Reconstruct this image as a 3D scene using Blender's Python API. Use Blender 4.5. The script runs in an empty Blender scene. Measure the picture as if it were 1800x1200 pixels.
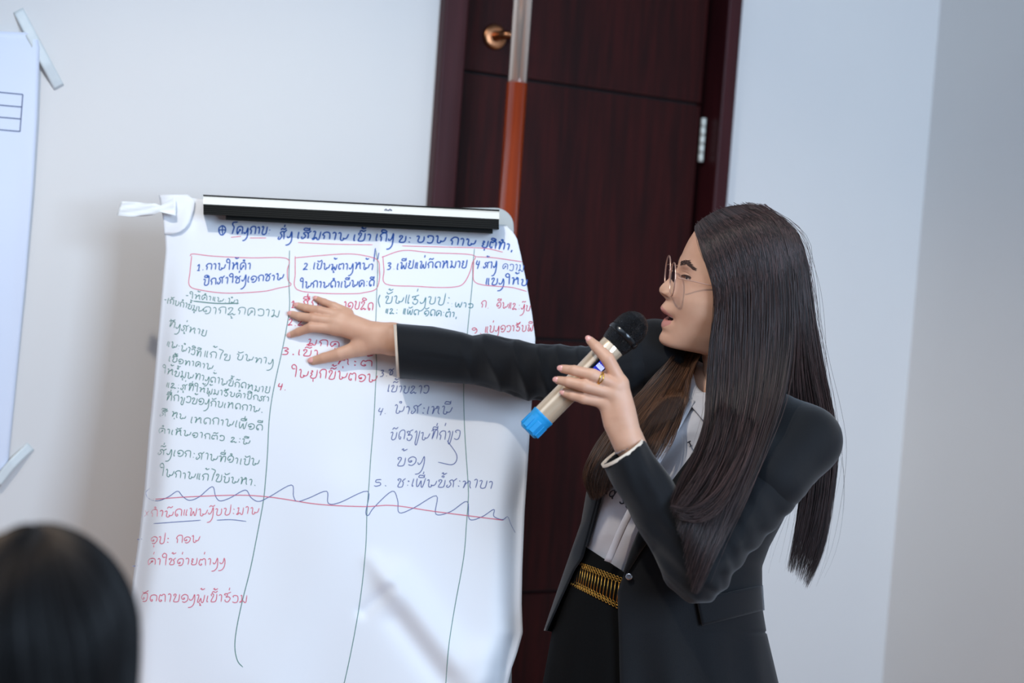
import bpy, bmesh, math, random
import numpy as np
from mathutils import Vector, Matrix

# ------------------------------------------------------------------ camera
F = 2500.0                                   # focal length in pixels of the 1800 px wide frame
EYE = np.array([0.0, 0.0, 1.45])
ROLL, PITCH = math.radians(4.15), math.radians(2.75)
_fw = np.array([0, math.cos(PITCH), -math.sin(PITCH)])
_up0 = np.array([0, math.sin(PITCH), math.cos(PITCH)])
_rt0 = np.array([1.0, 0, 0])
RT = _rt0 * math.cos(ROLL) + _up0 * math.sin(ROLL)
UP = -_rt0 * math.sin(ROLL) + _up0 * math.cos(ROLL)
RM = np.stack([RT, UP, -_fw], axis=1)        # camera axes as columns
scn = bpy.context.scene
COL = scn.collection
cd = bpy.data.cameras.new('camera')
cam = bpy.data.objects.new('camera', cd)
COL.objects.link(cam)
cd.sensor_width = 36.0
cd.lens = F * 36.0 / 1800.0
cd.clip_start = 0.05
cam.matrix_world = Matrix([[RT[i], UP[i], -_fw[i], EYE[i]] for i in range(3)] + [[0, 0, 0, 1]])
cd.dof.use_dof = True
cd.dof.focus_distance = 2.34
cd.dof.aperture_fstop = 2.2
scn.camera = cam

# ------------------------------------------------------------------ world, lamps, exposure
wd = bpy.data.worlds.new('room_daylight')
scn.world = wd
wd.use_nodes = True
_bg = wd.node_tree.nodes['Background']
_bg.inputs[0].default_value = (0.66, 0.78, 1.0, 1)
_bg.inputs[1].default_value = 0.16


def lamp(kind, name, loc, target, energy, color, **kw):
    l = bpy.data.lights.new(name, kind)
    l.energy = energy
    l.color = color
    for k, v in kw.items():
        setattr(l, k, v)
    o = bpy.data.objects.new(name, l)
    COL.objects.link(o)
    o.location = loc
    o.rotation_euler = (Vector(target) - Vector(loc)).to_track_quat('-Z', 'Y').to_euler()
    return o


lamp('SPOT', 'ceiling_downlight', (-0.75, 1.15, 2.95), (-0.12, 2.42, 1.0), 82.0, (1.0, 0.92, 0.80),
     spot_size=math.radians(72), spot_blend=0.6, shadow_soft_size=0.035)
lamp('AREA', 'window_daylight', (2.0, -0.6, 2.0), (0.72, 3.2, 1.35), 112.0, (0.58, 0.76, 1.0), shape='RECTANGLE', size=1.3, size_y=1.5)
lamp('AREA', 'overhead_fill', (-0.7, 0.55, 3.0), (-0.3, 2.6, 1.5), 25.0, (0.62, 0.78, 1.0), shape='RECTANGLE', size=2.6, size_y=1.6)  # added cool fill from overhead, not a fitting of the room
lamp('SPOT', 'floor_bounce_fill', (-1.0, 1.3, 2.95), (-1.05, 1.5, 0.0), 240.0, (1.0, 0.72, 0.50),
     spot_size=math.radians(52), spot_blend=0.8, shadow_soft_size=0.05)  # added warm spot, its floor bounce tints the lower wall

lamp('SPOT', 'corner_warm_fill', (1.75, 2.25, 2.95), (1.72, 2.4, 0.0), 95.0, (1.0, 0.78, 0.58),
     spot_size=math.radians(58), spot_blend=0.8, shadow_soft_size=0.05)  # added warm fill washing the right wall and corner

vs = scn.view_settings
scn.display_settings.display_device = 'sRGB'
vs.view_transform = 'Standard'
vs.look = 'None'
vs.exposure = 0.0
vs.gamma = 1.0
vs.use_curve_mapping = False
try:
    scn.cycles.use_denoising = True
    scn.cycles.max_bounces = 8
    scn.cycles.sample_clamp_indirect = 6.0
except Exception:
    pass

# ------------------------------------------------------------------ helpers
ORG = {}                                     # world position of each object's origin


def c3(px, py, d):
    """camera-space metres of the point seen at (px, py) at distance d along the view axis"""
    px, py, d = np.broadcast_arrays(np.asarray(px, float), np.asarray(py, float), np.asarray(d, float))
    return np.stack([(px - 900) / F * d, (600 - py) / F * d, -d], axis=-1)


def toworld(c):
    return np.asarray(c) @ RM.T + EYE


def W(px, py, d):
    return toworld(c3(px, py, d))


def ray(px, py):
    v = np.array([(px - 900) / F, (600 - py) / F, -1.0])
    return RM @ v


def srgb(r, g, b):
    def f(c):
        c /= 255.0
        return c / 12.92 if c <= 0.04045 else ((c + 0.055) / 1.055) ** 2.4
    return (f(r), f(g), f(b), 1.0)


def mat(name, col, rough=0.6, metal=0.0, noise=None, bump=None, sheen=0.0, spec=0.5, sss=0.0, coat=0.0,
        emit=None, alpha=1.0, trans=0.0, stretch=(1, 1, 1), detail=3.0):
    m = bpy.data.materials.new(name)
    m.use_nodes = True
    nt = m.node_tree
    b = nt.nodes['Principled BSDF']
    b.inputs['Base Color'].default_value = col
    b.inputs['Roughness'].default_value = rough
    b.inputs['Metallic'].default_value = metal
    b.inputs['Specular IOR Level'].default_value = spec
    if sheen:
        b.inputs['Sheen Weight'].default_value = sheen
    if sss:
        b.inputs['Subsurface Weight'].default_value = sss
        b.inputs['Subsurface Radius'].default_value = (0.012, 0.005, 0.003)
        b.inputs['Subsurface Scale'].default_value = 1.0
    if coat:
        b.inputs['Coat Weight'].default_value = coat
        b.inputs['Coat Roughness'].default_value = 0.12
    if emit:
        b.inputs['Emission Color'].default_value = emit[0]
        b.inputs['Emission Strength'].default_value = emit[1]
    if trans:
        b.inputs['Transmission Weight'].default_value = trans
    b.inputs['Alpha'].default_value = alpha
    if noise or bump:
        tc = nt.nodes.new('ShaderNodeTexCoord')
        mp = nt.nodes.new('ShaderNodeMapping')
        mp.inputs['Scale'].default_value = stretch
        nt.links.new(tc.outputs['Object'], mp.inputs['Vector'])
    if noise:
        n = nt.nodes.new('ShaderNodeTexNoise')
        n.inputs['Scale'].default_value = noise[0]
        n.inputs['Detail'].default_value = detail
        nt.links.new(mp.outputs[0], n.inputs['Vector'])
        r = nt.nodes.new('ShaderNodeValToRGB')
        r.color_ramp.elements[0].position = 0.3
        r.color_ramp.elements[1].position = 0.7
        r.color_ramp.elements[0].color = col
        r.color_ramp.elements[1].color = noise[1]
        nt.links.new(n.outputs['Fac'], r.inputs[0])
        nt.links.new(r.outputs[0], b.inputs['Base Color'])
    if bump:
        n2 = nt.nodes.new('ShaderNodeTexNoise')
        n2.inputs['Scale'].default_value = bump[0]
        n2.inputs['Detail'].default_value = 4.0
        nt.links.new(mp.outputs[0], n2.inputs['Vector'])
        bp = nt.nodes.new('ShaderNodeBump')
        bp.inputs['Strength'].default_value = bump[1]
        bp.inputs['Distance'].default_value = bump[2] if len(bump) > 2 else 0.002
        nt.links.new(n2.outputs['Fac'], bp.inputs['Height'])
        nt.links.new(bp.outputs[0], b.inputs['Normal'])
    return m


def link(o, parent=None, loc=None):
    COL.objects.link(o)
    base = ORG[parent.name] if parent is not None else np.zeros(3)
    loc = base if loc is None else np.asarray(loc, float)
    if parent is not None:
        o.parent = parent
    o.location = tuple(loc - base)
    ORG[o.name] = loc
    return o


def tag(o, label=None, cat=None, group=None, kind=None):
    if label:
        o['label'] = label
    if cat:
        o['category'] = cat
    if group:
        o['group'] = group
    if kind:
        o['kind'] = kind
    return o


def thing(name, label, cat, loc, group=None):
    o = bpy.data.objects.new(name, None)
    o.empty_display_size = 0.05
    link(o, None, loc)
    return tag(o, label, cat, group)


class MB:
    """collects vertices and faces (world space) for ONE mesh"""
    def __init__(s):
        s.v, s.f, s.m, s.n = [], [], [], 0

    def add(s, v, f, mi=0):
        v = np.asarray(v, float).reshape(-1, 3)
        s.v.append(v)
        for q in f:
            s.f.append(tuple(int(i) + s.n for i in q))
            s.m.append(mi)
        s.n += len(v)
        return s

    def grid(s, P, closed_u=False, closed_v=False, mi=0, flip=False):
        """P[r, c] -> quads"""
        P = np.asarray(P, float)
        R, Cn = P.shape[:2]
        idx = np.arange(R * Cn).reshape(R, Cn)
        if closed_u:
            idx = np.concatenate([idx, idx[:1]], 0)
        if closed_v:
            idx = np.concatenate([idx, idx[:, :1]], 1)
        a, b, c, d = idx[:-1, :-1], idx[:-1, 1:], idx[1:, 1:], idx[1:, :-1]
        q = np.stack([a, b, c, d] if not flip else [a, d, c, b], -1).reshape(-1, 4)
        return s.add(P.reshape(-1, 3), q, mi)

    def box(s, o, ax, ay, az, mi=0):
        """box with corner o and edge vectors"""
        o, ax, ay, az = (np.asarray(k, float) for k in (o, ax, ay, az))
        v = [o, o + ax, o + ax + ay, o + ay, o + az, o + ax + az, o + ax + ay + az, o + ay + az]
        return s.add(v, [(0, 3, 2, 1), (4, 5, 6, 7), (0, 1, 5, 4), (1, 2, 6, 5), (2, 3, 7, 6), (3, 0, 4, 7)], mi)

    def tube(s, pts, r, n=12, caps=True, mi=0, closed=False):
        pts = np.asarray(pts, float)
        K = len(pts)
        r = np.broadcast_to(np.asarray(r, float), (K,))
        if closed:
            tg = np.roll(pts, -1, 0) - np.roll(pts, 1, 0)
        else:
            tg = np.gradient(pts, axis=0)
        tg /= np.linalg.norm(tg, axis=1, keepdims=True) + 1e-12
        ref = np.array([0.0, 0, 1]) if abs(tg[0][2]) < 0.9 else np.array([1.0, 0, 0])
        rings = []
        u = np.cross(tg[0], ref)
        u /= np.linalg.norm(u)
        ang = np.linspace(0, 2 * math.pi, n, endpoint=False)
        for k in range(K):
            u = u - tg[k] * np.dot(u, tg[k])
            u /= np.linalg.norm(u)
            w = np.cross(tg[k], u)
            rings.append(pts[k] + r[k] * (np.cos(ang)[:, None] * u + np.sin(ang)[:, None] * w))
        b = s.n
        s.grid(np.array(rings), closed_v=True, closed_u=closed, mi=mi, flip=True)
        if caps and not closed:
            s.f.append(tuple(range(b, b + n)))
            s.m.append(mi)
            s.f.append(tuple(b + (K - 1) * n + i for i in range(n - 1, -1, -1)))
            s.m.append(mi)
        return s

    def lathe(s, base, axis, prof, n=32, mi=0):
        """prof = [(distance along axis, radius)]"""
        base, axis = np.asarray(base, float), np.asarray(axis, float)
        axis = axis / np.linalg.norm(axis)
        ref = np.array([0.0, 0, 1]) if abs(axis[2]) < 0.9 else np.array([1.0, 0, 0])
        u = np.cross(axis, ref)
        u /= np.linalg.norm(u)
        w = np.cross(axis, u)
        ang = np.linspace(0, 2 * math.pi, n, endpoint=False)
        rings = [base + axis * t + max(r, 1e-5) * (np.cos(ang)[:, None] * u + np.sin(ang)[:, None] * w) for t, r in prof]
        return s.grid(np.array(rings), closed_v=True, mi=mi, flip=True)

    def ball(s, c, rx, ax=None, n=20, mi=0):
        """ellipsoid; ax = 3x3 rows of unit axes, rx = radii"""
        c = np.asarray(c, float)
        rx = np.broadcast_to(np.asarray(rx, float), (3,))
        ax = np.eye(3) if ax is None else np.asarray(ax, float)
        th = np.linspace(1e-3, math.pi - 1e-3, n)
        ph = np.linspace(0, 2 * math.pi, 2 * n, endpoint=False)
        T, Pp = np.meshgrid(th, ph, indexing='ij')
        L = np.stack([np.sin(T) * np.cos(Pp), np.sin(T) * np.sin(Pp), np.cos(T)], -1) * rx
        return s.grid(c + L @ ax, closed_v=True, mi=mi)

    def build(s, name, mats, parent=None, loc=None, smooth=True, bevel=0.0, solid=0.0, subsurf=0):
        V = np.concatenate(s.v) if s.v else np.zeros((0, 3))
        me = bpy.data.meshes.new(name)
        o = bpy.data.objects.new(name, me)
        if parent is None and loc is None:
            loc = np.array([V[:, 0].mean(), V[:, 1].mean(), V[:, 2].min()])
        link(o, parent, loc)
        me.from_pydata((V - ORG[o.name]).tolist(), [], s.f)
        for m in (mats if isinstance(mats, (list, tuple)) else [mats]):
            me.materials.append(m)
        me.polygons.foreach_set('material_index', s.m)
        me.polygons.foreach_set('use_smooth', [smooth] * len(s.f))
        me.update()
        if bevel:
            b = o.modifiers.new('bevel', 'BEVEL')
            b.width = bevel
            b.segments = 3
            b.limit_method = 'ANGLE'
        if subsurf:
            k = o.modifiers.new('sub', 'SUBSURF')
            k.levels = k.render_levels = subsurf
        if solid:
            k = o.modifiers.new('solid', 'SOLIDIFY')
            k.thickness = solid
            k.offset = -1.0
        return o


def cr(pts, n=8):
    """Catmull-Rom through points (any dimension)"""
    P = np.asarray(pts, float)
    if len(P) < 3:
        t = np.linspace(0, 1, n + 1)[:, None]
        return P[0] * (1 - t) + P[-1] * t
    Q = np.concatenate([2 * P[:1] - P[1:2], P, 2 * P[-1:] - P[-2:-1]])
    out = []
    t = np.linspace(0, 1, n, endpoint=False)[:, None]
    for i in range(1, len(Q) - 2):
        a, b, c, d = Q[i - 1], Q[i], Q[i + 1], Q[i + 2]
        out.append(0.5 * (2 * b + (c - a) * t + (2 * a - 5 * b + 4 * c - d) * t * t + (3 * b - a - 3 * c + d) * t ** 3))
    out.append(P[-1:])
    return np.concatenate(out)


def resample(P, n):
    P = np.asarray(P, float)
    L = np.concatenate([[0], np.cumsum(np.linalg.norm(np.diff(P, axis=0), axis=1))])
    t = np.linspace(0, L[-1], n)
    return np.stack([np.interp(t, L, P[:, k]) for k in range(P.shape[1])], -1)


def smooth1(a, s):
    if s <= 0:
        return a
    k = np.arange(-int(3 * s) - 1, int(3 * s) + 2)
    g = np.exp(-0.5 * (k / s) ** 2)
    g /= g.sum()
    p = len(k) // 2
    return np.convolve(np.concatenate([np.full(p, a[0]) , a, np.full(p, a[-1])]), g, 'valid')


# signed-distance modelling with a surface-net mesher
def rcone(P, a, b, ra, rb):
    a, b = np.asarray(a, float), np.asarray(b, float)
    ab = b - a
    t = np.clip(((P - a) @ ab) / (ab @ ab + 1e-12), 0, 1)
    return np.linalg.norm(P - a - t[..., None] * ab, axis=-1) - (ra + (rb - ra) * t)


def chain(P, pts, rad):
    d = None
    for i in range(len(pts) - 1):
        e = rcone(P, pts[i], pts[i + 1], rad[i], rad[i + 1])
        d = e if d is None else np.minimum(d, e)
    return d


def smin(a, b, k):
    h = np.clip(0.5 + 0.5 * (b - a) / k, 0, 1)
    return b + (a - b) * h - k * h * (1 - h)


def surface_net(fn, lo, hi, h):
    lo, hi = np.asarray(lo, float), np.asarray(hi, float)
    N = np.ceil((hi - lo) / h).astype(int) + 1
    ax = [lo[i] + h * np.arange(N[i]) for i in range(3)]
    P = np.stack(np.meshgrid(*ax, indexing='ij'), -1)
    D = np.empty(tuple(N))
    for i in range(0, N[0], 16):
        D[i:i + 16] = fn(P[i:i + 16])
    nx, ny, nz = N - 1
    ssum = np.zeros((nx, ny, nz, 3))
    cnt = np.zeros((nx, ny, nz))
    edges = [((0, 0, 0), (1, 0, 0)), ((0, 1, 0), (1, 1, 0)), ((0, 0, 1), (1, 0, 1)), ((0, 1, 1), (1, 1, 1)),
             ((0, 0, 0), (0, 1, 0)), ((1, 0, 0), (1, 1, 0)), ((0, 0, 1), (0, 1, 1)), ((1, 0, 1), (1, 1, 1)),
             ((0, 0, 0), (0, 0, 1)), ((1, 0, 0), (1, 0, 1)), ((0, 1, 0), (0, 1, 1)), ((1, 1, 0), (1, 1, 1))]
    def sub(o):
        return D[o[0]:o[0] + nx, o[1]:o[1] + ny, o[2]:o[2] + nz]
    for a, b in edges:
        da, db = sub(a), sub(b)
        cross = (da < 0) != (db < 0)
        t = np.where(cross, da / (da - db + 1e-20), 0)
        for k in range(3):
            ssum[..., k] += np.where(cross, a[k] + t * (b[k] - a[k]), 0)
        cnt += cross
    act = cnt > 0
    idx = np.full((nx, ny, nz), -1)
    idx[act] = np.arange(act.sum())
    base = np.stack(np.nonzero(act), -1)
    V = lo + h * (base + ssum[act] / cnt[act][:, None])
    faces = []
    for axn in range(3):
        o1, o2 = [(1, 2), (2, 0), (0, 1)][axn]
        sl = [slice(1, -1)] * 3
        sl[axn] = slice(0, -1)
        s2 = [slice(1, -1)] * 3
        s2[axn] = slice(1, None)
        da, db = D[tuple(sl)], D[tuple(s2)]
        I = np.stack(np.nonzero((da < 0) != (db < 0)), -1)
        if not len(I):
            continue
        neg = da[tuple(I.T)] < 0
        I = I + np.array([0 if k == axn else 1 for k in range(3)])
        e1 = np.zeros(3, int); e1[o1] = 1
        e2 = np.zeros(3, int); e2[o2] = 1
        q = np.stack([idx[tuple((I - e1 - e2).T)], idx[tuple((I - e2).T)], idx[tuple(I.T)], idx[tuple((I - e1).T)]], -1)
        q[~neg] = q[~neg][:, ::-1]
        faces.append(q)
    return V, np.concatenate(faces)


def relax(V, Fq, it=2, lam=0.5):
    n = len(V)
    e = np.concatenate([Fq[:, [0, 1]], Fq[:, [1, 2]], Fq[:, [2, 3]], Fq[:, [3, 0]]])
    e = np.concatenate([e, e[:, ::-1]])
    deg = np.bincount(e[:, 0], minlength=n)[:, None]
    for _ in range(it):
        acc = np.stack([np.bincount(e[:, 0], V[e[:, 1], k], n) for k in range(3)], -1)
        V = V + lam * (acc / np.maximum(deg, 1) - V)
    return V


rng = np.random.default_rng(7)
# ------------------------------------------------------------------ the room
WA = math.radians(27.0)
HD = np.array([math.cos(WA), math.sin(WA), 0.0])       # along the back wall, to the right
WN = np.array([math.sin(WA), -math.cos(WA), 0.0])      # out of the back wall, into the room
ZZ = np.array([0.0, 0, 1.0])
P0 = W(1020, 600, 3.3)
P0[2] = 0.0


def wallpt(px, py, off=0.0):
    r = ray(px, py)
    t = ((P0 + WN * off - EYE) @ WN) / (r @ WN)
    return EYE + r * t


def hz(px, py, off=0.0):
    p = wallpt(px, py, off) - P0
    return p @ HD, p[2]


def HW(h, z, off=0.0):
    return P0 + HD * h + ZZ * z + WN * off


M_wall = mat('painted_wall', srgb(226, 223, 219), 0.75, noise=(1.6, srgb(222, 219, 216)), bump=(90, 0.05, 0.001))
M_floor = mat('carpet', srgb(158, 112, 78), 0.95, noise=(60, srgb(136, 94, 64)), bump=(220, 0.6, 0.004))
M_wood = mat('mahogany_veneer', srgb(54, 13, 11), 0.5, noise=(7, srgb(34, 8, 7)), stretch=(9, 9, 0.7), spec=0.12)
M_frame = mat('mahogany_frame', srgb(66, 26, 29), 0.4, noise=(7, srgb(54, 20, 23)), stretch=(9, 9, 0.7), spec=0.2)
M_groove = mat('dark_groove', srgb(14, 6, 6), 0.7)
M_bronze = mat('bronze', srgb(176, 120, 84), 0.28, metal=1.0, bump=(160, 0.15, 0.001))
M_hinge = mat('satin_steel', srgb(236, 237, 226), 0.35, metal=0.15)

hL, _ = hz(764, 150)          # outer left edge of the frame
hLi, _ = hz(806, 130)
hRl, _ = hz(1240, 182)        # leaf's right edge
hRi, _ = hz(1256, 182)
hRo, _ = hz(1280, 182)
hC, _ = hz(1601, 610)         # corner with the right wall
DOOR_H = 2.62
CEIL = 3.05
h0 = -3.2
T = 0.14
b = MB()
for (u0, u1, z0, z1) in ((h0, hL + 0.01, 0, CEIL), (hRo - 0.01, hC + T, 0, CEIL), (hL, hRo, DOOR_H - 0.01, CEIL)):
    b.box(HW(u0, z0, -T), HD * (u1 - u0), WN * T, ZZ * (z1 - z0))
tag(b.build('wall_back', M_wall, smooth=False), kind='structure')
b = MB()
b.box(HW(hC, 0, 0), HD * T, WN * 3.6, ZZ * CEIL)
tag(b.build('wall_right', M_wall, smooth=False), kind='structure')
b = MB()
b.box(HW(h0, -0.1, -T), HD * (hC + T - h0), WN * (3.6 + T), ZZ * 0.1)
tag(b.build('floor', M_floor, smooth=False), kind='structure')

dloc = HW((hL + hRo) / 2, 0, 0)
door = tag(bpy.data.objects.new('door_1', None), kind='structure')
link(door, None, dloc)
b = MB()
fd = 0.03
b.box(HW(hL, 0, -0.10), HD * (hLi - hL), WN * (0.10 + fd), ZZ * DOOR_H)
b.box(HW(hRi, 0, -0.10), HD * (hRo - hRi), WN * (0.10 + fd), ZZ * DOOR_H)
b.box(HW(hL, DOOR_H - 0.06, -0.10), HD * (hRo - hL), WN * (0.10 + fd), ZZ * 0.06)
b.build('door_frame', M_frame, door, smooth=False, bevel=0.004)
# leaf: four boards stacked with grooves between, on a dark core
zs = [hz(1024, 152)[1], hz(985, 598)[1], hz(950, 1044)[1]]
lo_, hi_ = hLi + 0.012, hRl
b = MB()
b.box(HW(lo_, 0.005, -0.075), HD * (hi_ - lo_), WN * 0.035, ZZ * (DOOR_H - 0.07), 1)
b.box(HW(hLi, 0.0, -0.09), HD * (hRi - hLi), WN * 0.012, ZZ * (DOOR_H - 0.06), 1)
edges_z = [0.005] + sorted(zs) + [DOOR_H - 0.065]
gap = 0.007
for i in range(4):
    z0 = edges_z[i] + (gap / 2 if i else 0)
    z1 = edges_z[i + 1] - (gap / 2 if i < 3 else 0)
    b.box(HW(lo_, z0, -0.042), HD * (hi_ - lo_), WN * 0.022, ZZ * (z1 - z0), 0)
b.build('door_leaf', [M_wood, M_groove], door, smooth=False, bevel=0.0012)
hh, hzz = hz(869, 65, -0.02)
b = MB()
c0 = HW(hh, hzz, -0.02)
b.lathe(c0, WN, [(0, 0.0285), (0.004, 0.0285), (0.008, 0.025), (0.009, 0.019), (0.010, 0.0)], 36)
b.lathe(c0 + WN * 0.008, WN, [(0, 0.012), (0.03, 0.0095), (0.036, 0.0105), (0.040, 0.0)], 24)
lev = cr([c0 + WN * 0.038, c0 + WN * 0.048 + HD * 0.006, c0 + WN * 0.053 + HD * 0.018, c0 + WN * 0.052 + HD * 0.034, c0 + WN * 0.049 + HD * 0.050 - ZZ * 0.002], 6)
b.tube(lev, np.linspace(0.0098, 0.0075, len(lev)), 14)
b.build('door_handle', M_bronze, door)
hh, z1 = hz(1243, 206)
_, z0 = hz(1238, 284)
b = MB()
n5 = 5
for i in range(n5):
    a = z0 + (z1 - z0) * i / n5
    b.lathe(HW(hh + 0.003, a + 0.0006, -0.018), ZZ, [(0, 0), (0.0003, 0.0062), ((z1 - z0) / n5 - 0.0016, 0.0062), ((z1 - z0) / n5 - 0.0012, 0)], 16)
b.build('hinge', M_hinge, door)

# poster taped to the wall on the left, its right edge curling
M_poster = mat('poster_paper', srgb(224, 231, 246), 0.6, noise=(3, srgb(219, 227, 244)))
M_line = mat('printed_line', srgb(92, 104, 138), 0.6)
M_tape = mat('masking_tape', srgb(220, 226, 226), 0.5, noise=(40, srgb(213, 220, 221)), bump=(60, 0.3, 0.001))


def poster_off(u, v):
    return 0.009 + 0.020 * np.exp(-((1 - u) / 0.10) ** 2) * (0.35 + 0.65 * v) + 0.004 * np.sin(u * 9 + v * 4)


def poster_pt(px, py):
    u = np.clip((px + 260) / 330.0, 0, 1)
    v = (py - 57) / 780.0
    return wallpt(px, py, float(poster_off(u, v)))


vv = np.linspace(0, 1, 60)
rows = []
for v in vv:
    y = 57 + 778 * v
    xr = np.interp(y, [57, 66, 80, 200, 330, 500, 690, 835], [46, 66, 70, 66, 58, 44, 26, 12])
    rows.append([poster_pt(x, y + (x - xr) * 0.045) for x in np.linspace(-260, xr, 40)])
poster = thing('poster', 'white paper poster with a printed table taped to the wall at far left', 'poster', rows[-1][20])
MB().grid(np.array(rows)).build('sheet', M_poster, poster, solid=0.0004)


def ribbon3(mb, P3, nrm, w):
    """flat ribbon of width w along the 3-D polyline P3 on a surface of normal nrm"""
    P3 = np.asarray(P3, float)
    tg = np.gradient(P3, axis=0)
    sd = np.cross(tg, nrm)
    sd /= np.linalg.norm(sd, axis=1, keepdims=True) + 1e-12
    w = np.broadcast_to(np.asarray(w, float), (len(P3),))[:, None]
    mb.grid(np.stack([P3 - sd * w / 2, P3 + sd * w / 2], 1))


b = MB()
for (x0, y0, x1, y1) in ((-240, 139, 40, 166), (-240, 164, 38, 188), (-240, 185, 36, 209), (-240, 207, 35, 231), (40, 166, 35, 231), (-60, 157, -64, 221)):
    seg = np.array([poster_pt(x, y) + WN * 0.0012 for x, y in zip(np.linspace(x0, x1, 24), np.linspace(y0, y1, 24))])
    ribbon3(b, seg, WN, 0.0020)
b.build('printed_table', M_line, poster)


def tape(name, label, pts, wpx, offs):
    P = cr(pts, 8)
    of = np.interp(np.linspace(0, 1, len(P)), np.linspace(0, 1, len(offs)), offs)
    tg = np.gradient(P, axis=0)
    tg /= np.linalg.norm(tg, axis=1, keepdims=True)
    nn = np.stack([-tg[:, 1], tg[:, 0]], -1)
    g = []
    for j in np.linspace(-1, 1, 5):
        q = P + nn * (j * wpx / 2)
        g.append([wallpt(q[k, 0], q[k, 1], of[k]) for k in range(len(P))])
    o = MB().grid(np.array(g)).build(name, M_tape, solid=0.0004)
    return tag(o, label, 'tape', 'strips of tape on the wall poster')


tape('masking_tape', 'long strip of pale tape slanting across the poster\'s upper right corner', [(32, 18), (55, 62), (82, 112), (104, 154)], 19, [0.001, 0.018, 0.017, 0.001])
tape('masking_tape', 'faint strip of tape at the poster\'s lower right corner', [(-6, 850), (22, 815), (54, 784)], 17, [0.012, 0.012, 0.001])

# pole standing behind the flip chart
M_silver = mat('polished_metal', srgb(214, 198, 186), 0.2, metal=0.7)
M_polew = mat('lacquered_orange_wood', srgb(150, 58, 22), 0.16, noise=(5, srgb(128, 46, 16)), stretch=(10, 10, 0.6), coat=0.7)
pd = 2.93
pA, pB = W(922, 0, pd), W(895, 390, pd)
dv = (pA - pB) / np.linalg.norm(pA - pB)
foot = pB + dv * (-pB[2] / dv[2])
foot[2] = 0
pole = thing('flagpole', 'tall orange wooden pole with silver upper tube standing before the door', 'pole', foot)
mid = W(909, 147, pd)
MB().tube([foot + dv * 0.03, mid], 0.0218, 32).build('wooden_shaft', M_polew, pole)
MB().tube([mid - dv * 0.02, mid + dv * 0.9], 0.0196, 32).build('metal_tube', M_silver, pole)
MB().lathe(foot, ZZ, [(0, 0), (0, 0.16), (0.012, 0.16), (0.03, 0.05), (0.06, 0.035), (0.07, 0.0)], 40).build('base', M_polew, pole)

# ------------------------------------------------------------------ flip chart
CP1, CP2, CP3 = W(600, 350, 2.60), W(600, 1200, 2.42), W(900, 350, 2.595)
CN = np.cross(CP2 - CP1, CP3 - CP1)
CN /= np.linalg.norm(CN)
if CN @ (EYE - CP1) < 0:
    CN = -CN


def chartpt(px, py, off=0.0):
    r = ray(px, py)
    t = ((CP1 + CN * off - EYE) @ CN) / (r @ CN)
    return EYE + r * t


def chart_depth(px, py, off=0.0):
    p = chartpt(px, py, off) - EYE
    return float(p @ _fw)


def ridge(px, py, a, b_, w, h, sharp=1.0):
    a, b_ = np.array(a, float), np.array(b_, float)
    ab = b_ - a
    t = np.clip(((px - a[0]) * ab[0] + (py - a[1]) * ab[1]) / (ab @ ab), 0, 1)
    d = np.hypot(px - a[0] - t * ab[0], py - a[1] - t * ab[1])
    return h * np.exp(-(d / w) ** (2 * sharp))


LX = ([340, 400, 440, 520, 600, 680, 760, 860, 940, 1030, 1100, 1200, 1290], [283, 289, 291, 284, 277, 270, 262, 254, 245, 232, 222, 217, 212])
RX = ([380, 400, 408, 420, 450, 500, 550, 595, 640, 690, 760, 840, 900, 1000, 1060, 1112, 1150, 1175, 1200, 1290],
      [880, 893, 902, 909, 916, 926, 935, 941, 939, 936, 931, 926, 922, 918, 917, 919, 908, 899, 893, 880])


def paper_off(px, py):
    xl, xr = np.interp(py, *LX), np.interp(py, *RX)
    o = 0.010
    lo = np.clip((py - 430) / 300.0, 0, 1)
    o -= 0.035 * lo * np.exp(-((px - xl) / 22.0) ** 2)
    o -= 0.055 * np.exp(-((xr - px) / 28.0) ** 2) * np.clip((py - 640) / 260.0, 0, 1)
    o += 0.010 * np.exp(-((px - 905) / 40.0) ** 2) * np.exp(-((py - 430) / 60.0) ** 2)
    o += 0.004 * np.sin(px / 95.0 + py / 240.0) * np.clip((py - 420) / 200, 0, 1)
    o += 0.003 * np.sin(px / 47.0 - py / 150.0 + 1.0) * np.clip((py - 700) / 300, 0, 1)
    # creases
    o += ridge(px, py, (655, 985), (690, 1040), 16, 0.006)
    o += ridge(px, py, (690, 1020), (830, 1200), 30, 0.016)
    o -= ridge(px, py, (640, 1075), (685, 1035), 11, 0.007)
    o -= ridge(px, py, (700, 1090), (775, 1190), 22, 0.008)
    o += ridge(px, py, (850, 1160), (900, 1230), 30, 0.014)
    o += ridge(px, py, (672, 395), (668, 470), 10, 0.004)
    o += ridge(px, py, (600, 870), (480, 1200), 60, 0.006)
    # folded-over top left corner
    o += 0.006 * np.exp(-((px - 310) / 26.0) ** 4) * np.exp(-((py - 360) / 58.0) ** 4)
    return max(o, -0.028)


M_paper = mat('flip_chart_paper', srgb(238, 238, 240), 0.62, noise=(2.2, srgb(234, 235, 238)))
M_aluminium = mat('white_aluminium', srgb(246, 244, 234), 0.35)
M_blackbar = mat('black_ribbed_plastic', srgb(20, 21, 20), 0.55, spec=0.12)
M_board = mat('grey_board', srgb(176, 180, 178), 0.5)

easel = thing('flip_chart_easel', 'flip chart easel with black clamp bar and grey board behind the paper', 'easel',
              np.array([CP1[0] - 0.02, CP1[1] + 0.12, 0.0]))
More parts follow.
